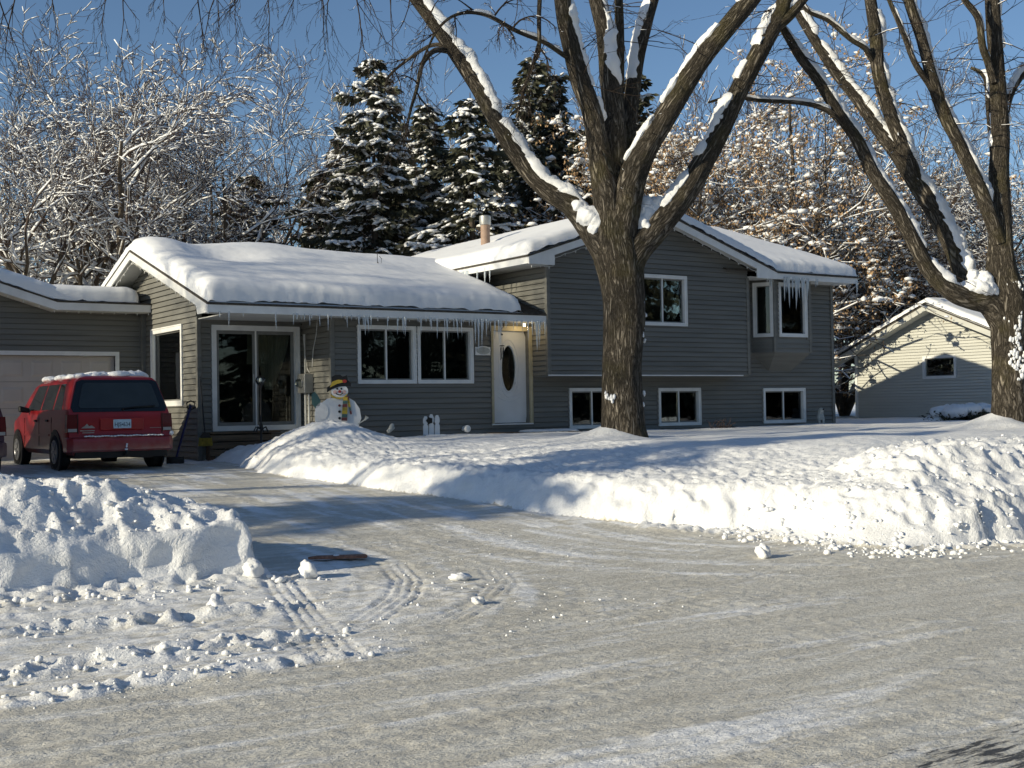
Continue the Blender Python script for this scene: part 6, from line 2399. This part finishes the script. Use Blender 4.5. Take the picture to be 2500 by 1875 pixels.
# ---- conifers ---------------------------------------------------------------
def conifer(seed, H, R, narrow=False, snowy=0.6, clear=0.06):
    rg_ = np.random.RandomState(seed)
    wood = Segs()
    wood.add(np.zeros(3), np.array([0, 0, H * 0.5]), 0.20, 0.12)
    wood.add(np.array([0, 0, H * 0.5]), np.array([0, 0, H]), 0.12, 0.015)
    V, F = [], []
    sc_, ss_, sa_ = [], [], []
    pads = Segs()
    z = H * clear
    while z < H * 0.985:
        f = z / H
        Lm = R * (1 - f) ** (0.75 if not narrow else 0.45) + 0.12
        for b in range(8 if not narrow else 5):
            if rg_.rand() < 0.2:
                continue
            az = rg_.uniform(0, 6.283)
            L = Lm * rg_.uniform(0.45, 1.0) * (1.0 + 0.35 * math.sin(az * 2 + z * 1.3 + seed) + 0.2 * math.sin(az * 3 - z * 2.1))
            sp_b = snowy * rg_.choice([0.3, 1.0, 2.2])
            dirv = np.array([math.cos(az), math.sin(az), 0])
            sidev = np.array([-math.sin(az), math.cos(az), 0])
            dr = rg_.uniform(0.12, 0.62) if not narrow else rg_.uniform(-0.9, -0.3)
            n = max(3, int(L / 0.16))
            prev = np.array([0, 0, z])
            for i in range(1, n + 1):
                t = i / n
                q = np.array([0, 0, z]) + dirv * L * t + np.array([0, 0, -dr * L * t + 0.16 * L * t * t])
                wood.add(prev, q, 0.022 * (1 - t) + 0.006, 0.022 * (1 - t) * 0.9 + 0.005)
                if sp_b > 0.5 and t > 0.22 and rg_.rand() < min(0.95, 0.5 * sp_b):
                    ro = 0.078 * (0.7 if narrow else 1) * rg_.uniform(0.7, 1.25)
                    pads.add(prev + np.array([0, 0, 0.01]), q + np.array([0, 0, 0.01]), ro, ro * rg_.uniform(0.7, 1.1))
                    if rg_.rand() < 0.8 and not narrow:
                        sl = sidev * rg_.choice([-1, 1]) * rg_.uniform(0.18, 0.42) + dirv * rg_.uniform(0.05, 0.25) + np.array([0, 0, rg_.uniform(-0.22, -0.06)])
                        pads.add(q, q + sl, ro * 0.85, ro * 0.45)
                prev = q
                if t > 0.18:
                    for s in range(7):
                        ln = rg_.uniform(0.20, 0.46)
                        dd = unit(dirv * rg_.uniform(0.1, 1.0) + sidev * rg_.uniform(-1, 1) + np.array([0, 0, rg_.uniform(-0.9, 0.05)]))
                        w = unit(np.cross(dd, rg_.normal(0, 1, 3))) * ln * rg_.uniform(0.12, 0.22)
                        bb = len(V)
                        o = q + rg_.normal(0, 0.03, 3)
                        V += [o, o + dd * ln * 0.55 + w, o + dd * ln, o + dd * ln * 0.55 - w]
                        F.append((bb, bb + 1, bb + 2, bb + 3))
                    if rg_.rand() < sp_b * (0.35 if narrow else 0.32):
                        s = rg_.uniform(0.04, 0.13) * (1.2 if t > 0.5 else 0.9) * (0.6 if narrow else 1)
                        sc_.append(q + np.array([0, 0, s * 0.25]) + rg_.normal(0, 0.03, 3))
                        ss_.append((s * 1.7, s * 1.0, s * rg_.uniform(0.40, 0.7)))
                        sa_.append(az)
                        if rg_.rand() < 0.5:
                            sc_.append(q + sidev * rg_.uniform(-.22, .22) + np.array([0, 0, -0.03]))
                            ss_.append((s * 0.9, s * 0.8, s * 0.55))
                            sa_.append(az)
        z += rg_.uniform(0.22, 0.36) if not narrow else rg_.uniform(0.16, 0.26)
    return dict(wood=wood.mesh('trunk', M['bark2'], 5), needles=np_mesh('needles', V, F, M['needle']),
                snow=blobs_mesh('snow_clumps', sc_, ss_, M['treesnow'], ICO0, 0.30, seed, True, sa_),
                pads=pads.snow('bough_snow', M['treesnow'], 1.0, 0.03, 0.7, seed, flat=0.99, wk=1.7))


def place_con(proto, label, px, Z, top, H, rz, group, wide=1.0, gz=1.0):
    p = at(px, 1000, Z)
    zt = at(px, top, Z)[2]
    s = (zt - gz) / H
    t = thing('spruce_tree', label, 'tree', (p[0], p[1], gz), rz, group)
    t.scale = (s * wide, s * wide, s)
    for k, n in (('wood', 'trunk'), ('needles', 'needles'), ('snow', 'snow_clumps'), ('pads', 'bough_snow')):
        o_ = link(n, proto[k], t)
        if k in ('pads', 'snow'):
            tag(o_, kind='stuff')
    return t


G3 = 'snow-covered conifers behind the house'
cA = conifer(11, 14.0, 4.3, False, 0.95)
cB = conifer(12, 12.0, 3.5, False, 1.05)
cN = conifer(13, 14.0, 1.25, True, 1.3)
place_con(cA, 'tallest broad spruce with a pointed tip, left of the flue pipe', 922, 46.0, 130, 14.0, 0.0, G3)
place_con(cB, 'snowy spruce right of the tallest one, behind the flue pipe', 1055, 49.0, 238, 12.0, 1.0, G3)
place_con(cB, 'dense snow-clumped spruce behind the left limb of the big maple', 1160, 45.0, 222, 12.0, 2.6, G3, 1.05)
place_con(cN, 'narrow spire-shaped conifer just left of the big maple', 1313, 50.0, 138, 14.0, 0.0, G3, 1.1)
place_con(cN, 'second narrow spire-shaped conifer close to the maple trunk', 1368, 51.0, 168, 14.0, 2.0, G3, 1.0)
place_con(cN, 'narrow conifer showing between the upright maple limbs', 1560, 52.0, 185, 14.0, 4.0, G3, 1.1)
place_con(cB, 'lower snowy spruce behind the maple fork', 1430, 47.0, 300, 12.0, 4.4, G3, 1.0)
place_con(cA, 'dark low spruce half hidden behind the bare trees left of the tall spruce', 610, 50.0, 420, 14.0, 3.0, G3, 1.5)
place_con(cA, 'broad spruce filling the gap behind the tallest one and its right neighbour', 990, 53.0, 290, 14.0, 2.2, G3, 1.1)
place_con(cA, 'broad dim spruce at the left foot of the tallest one', 850, 54.0, 300, 14.0, 4.9, G3, 1.1)
place_con(cA, 'broad spruce behind the flue pipe and the left maple limb', 1262, 53.0, 300, 14.0, 2.9, G3, 1.0)
place_con(cB, 'small spruce low behind the long roof, under the tallest spruce', 790, 50.0, 400, 12.0, 5.4, G3, 1.1)


# ---- oaks holding brown leaves ----------------------------------------------
def oak(seed, H):
    rg_ = np.random.RandomState(seed)
    sg = Segs()
    cfg = {'rmin': 0.010, 'flatten': 0.4,
           0: dict(n=9, wig=0.08, trop=0.05, tip=0.2, kids=16, ang=(45, 85), kl=0.42, kr=0.5, **{'from': 0.12}),
           1: dict(n=6, wig=0.15, trop=0.03, tip=0.25, kids=7, ang=(25, 65), kl=0.5, kr=0.6, **{'from': 0.2}),
           2: dict(n=4, wig=0.2, trop=0.02, tip=0.4, kids=4, ang=(25, 60), kl=0.6, kr=0.7),
           3: dict(n=3, wig=0.2, trop=0.0, tip=0.5, ang=(25, 60), kl=0.5, kr=0.8)}
    for s in range(3):
        a = s * 2.1 + rg_.uniform(-.4, .4)
        grow(sg, np.zeros(3), unit(np.array([math.cos(a) * 0.28, math.sin(a) * 0.28, 1])), H * rg_.uniform(0.85, 1.0), 0.16, 0, cfg, rg_)
    A, B, ra, rb = sg.arr()
    tips = np.where(ra < 0.022)[0]
    V, F, sc_, ss_ = [], [], [], []
    for i in tips:
        if rg_.rand() < 0.66:
            continue
        c = B[i]
        if c[2] < 0.6:
            continue
        for _ in range(6):
            o = c + rg_.normal(0, 0.11, 3)
            ln = rg_.uniform(0.07, 0.14)
            dd = unit(np.array([rg_.normal(0, .6), rg_.normal(0, .6), -1.0]))
            w = unit(np.cross(dd, rg_.normal(0, 1, 3))) * ln * 0.28
            b = len(V)
            V += [o, o + dd * ln * 0.5 + w, o + dd * ln, o + dd * ln * 0.5 - w]
            F.append((b, b + 1, b + 2, b + 3))
        if rg_.rand() < 0.6:
            s = rg_.uniform(0.04, 0.15)
            sc_.append(c + np.array([0, 0, 0.05]))
            ss_.append((s * 1.2, s, s * 0.55))
    thick = ra > 0.045
    return dict(wood=sg.mesh('branches', M['bark2'], 5), leaves=np_mesh('leaves', V, F, M['leaf']),
                snow=blobs_mesh('snow_clumps', sc_, ss_, M['treesnow'], ICO0, 0.38, seed), bs=sg.snow('branch_snow', M['treesnow'], 0.66, 0.02, 0.9, seed, thin=0.0115))


G4 = 'brown-leaved oaks behind the house'
oA, oB = oak(31, 11.5), oak(32, 10.0)


def place_oak(proto, label, px, Z, top, H, rz, wide=1.0, gz=1.0):
    p = at(px, 1000, Z)
    s = (at(px, top, Z)[2] - gz) / H
    t = thing('oak_tree', label, 'tree', (p[0], p[1], gz), rz, G4)
    t.scale = (s * wide, s * wide, s)
    for k, n in (('wood', 'branches'), ('leaves', 'leaves'), ('snow', 'snow_clumps'), ('bs', 'branch_snow')):
        link(n, proto[k], t)


place_oak(oA, 'brown-leaved snowy oak showing between the right limbs of the big maple', 1650, 45.0, 330, 11.5, 0.3, 1.0)
place_oak(oB, 'brown-leaved snowy oak behind the right rake of the front gable', 1790, 46.0, 300, 10.0, 2.0, 1.1)
place_oak(oA, 'brown-leaved snowy oak above the bay window roof', 1930, 47.0, 225, 11.5, 3.6, 1.0)
place_oak(oB, 'brown-leaved snowy oak low between the house and the cream garage', 2060, 52.0, 430, 10.0, 5.0, 1.15)
place_oak(oB, 'brown-leaved snowy oak peeking out left of the maple fork', 1425, 49.0, 400, 10.0, 1.2, 0.9)
place_oak(oA, 'brown-leaved snowy oak behind the long leaning limbs', 2180, 50.0, 400, 11.5, 0.8, 1.0)

# ---- far wood ----------------------------------------------------------------
rg_ = np.random.RandomState(77)
sg = Segs()
cfgw = {'rmin': 0.012, 'flatten': 0.8,
        0: dict(n=7, wig=0.06, trop=0.08, tip=0.2, kids=13, ang=(20, 50), kl=0.40, kr=0.5, **{'from': 0.25}),
        1: dict(n=4, wig=0.12, trop=0.10, tip=0.35, kids=7, ang=(20, 50), kl=0.5, kr=0.7),
        2: dict(n=3, wig=0.15, trop=0.06, tip=0.6, kids=3, ang=(20, 50), kl=0.6, kr=0.8),
        3: dict(n=2, wig=0.15, trop=0.02, tip=0.6, ang=(20, 50), kl=0.5, kr=0.8)}
for i in range(52):
    px = -250 + i * 60 + rg_.uniform(-25, 25)
    Z = rg_.uniform(60, 85)
    p = at(px, 1000, Z)
    h = Z / FPX * (990 - rg_.uniform(270, 480))
    grow(sg, np.array([p[0], p[1], 1.0]), np.array([0, 0, 1.0]), h, 0.16, 0, cfgw, rg_)
wood = link('far_wood', sg.mesh('far_wood', M['twig2'], 3))
tag(wood, 'hazy mass of bare grey-brown woodland far behind the houses', 'woodland', kind='stuff')
o = link('snow', sg.snow('far_wood_snow', M['treesnow'], 0.45, 0.03, 0.8, 5), wood)

# ---- shrubs -------------------------------------------------------------------
sp = at(2375, 1030, 36.0)
sb = thing('snowy_shrub', 'low evergreen shrub buried under snow before the cream garage', 'shrub', (sp[0], sp[1], sp[2] - 0.05))
rs_ = np.random.RandomState(9)
V, F = [], []
ax_ = np.array([AX[0], AX[1], 0.0])
for _ in range(2600):
    c = ax_ * rs_.uniform(-0.85, 0.8) + np.array([rs_.normal(0, .25), rs_.normal(0, .25), rs_.uniform(0.02, 0.34)])
    dd = unit(rs_.normal(0, 1, 3))
    w = unit(np.cross(dd, rs_.normal(0, 1, 3))) * 0.035
    b = len(V)
    V += [c, c + dd * 0.05 + w, c + dd * 0.11, c + dd * 0.05 - w]
    F.append((b, b + 1, b + 2, b + 3))
link('foliage', np_mesh('foliage', V, F, M['needle']), sb)
cs, sss = [], []
for i in range(26):
    f = rs_.uniform(-1.15, 0.95)
    cs.append(ax_ * f + np.array([rs_.normal(0, .18), rs_.normal(0, .18), 0.42 - 0.10 * abs(f) - (0.25 if f < -0.85 else 0)]))
    s = rs_.uniform(0.12, 0.26)
    sss.append((s * 1.3, s * 1.2, s * 0.7))
link('snow_cap', lumpy(blobs_mesh('snow_cap', cs, sss, M['snow'], ICO2, 0.0, 5), 0.04, 6.0, 3), sb)
sp = at(1762, 1042, 29.3)
sb = thing('dry_stalks', 'tangle of dry broken stalks poking out of snow between the two right basement windows', 'shrub', tuple(sp))
sg = Segs()
for _ in range(34):
    p = np.array([rs_.normal(0, .16), rs_.normal(0, .05), -0.05])
    d = unit(np.array([rs_.normal(0, .8), rs_.normal(0, .4), 0.7]))
    for i in range(4):
        d = unit(d + rs_.normal(0, .4, 3) + np.array([0, 0, -0.12]))
        q = p + d * 0.07
        sg.add(p, q, 0.008, 0.006)
        p = q
tag(link('stalks', sg.mesh('stalks', M['twig2'], 4), sb), kind='stuff')

# ---- neighbours' trees just outside the picture whose shade falls on the drive and lawn
for (u, v, pr, label, s, z) in ((-27.0, -7.7, cA, 'tall spruce standing left of the driveway outside the photo', 0.85, 0.7),):
    t = thing('spruce_tree', label, 'tree', (u, v, z), 1.0, 'trees left of the lot')
    t.scale = (s, s, s)
    for k, n in (('wood', 'trunk'), ('needles', 'needles'), ('snow', 'snow_clumps')):
        link(n, pr[k], t)
for (u, v, pr, label, rz) in ((-24.0, -2.6, pB, 'bare tree left of the driveway outside the photo', 0.3),
                              (-31.0, -0.8, pB, 'bare tree in the next lot outside the photo', 5.0)):
    t = thing('bare_tree', label, 'tree', (u, v, 0.6), rz, 'trees left of the lot')
    if v > -2:
        t.scale = (1.3, 1.3, 1.35)
    link('branches', pr['wood'], t)
    link('twigs', pr['twigs'], t)

# ---- unseen evergreens across the street, added only to be mirrored in the house panes
ra = np.random.RandomState(21)
for i in range(15):
    t = thing('spruce_tree', 'unseen evergreen behind the photographer, added across the street to be mirrored in the windows', 'tree', (-8 + i * 4.6 + ra.uniform(-1, 1), -38 + ra.uniform(-3, 3) - 0.25 * i, 0.0), ra.uniform(0, 6), 'unseen evergreens added for the window reflections')
    s = ra.uniform(0.95, 1.35)
    t.scale = (s * 1.2, s * 1.2, s)
    pr = (cA, cB)[i % 2]
    for k, n in (('wood', 'trunk'), ('needles', 'needles')):
        link(n, pr[k], t)
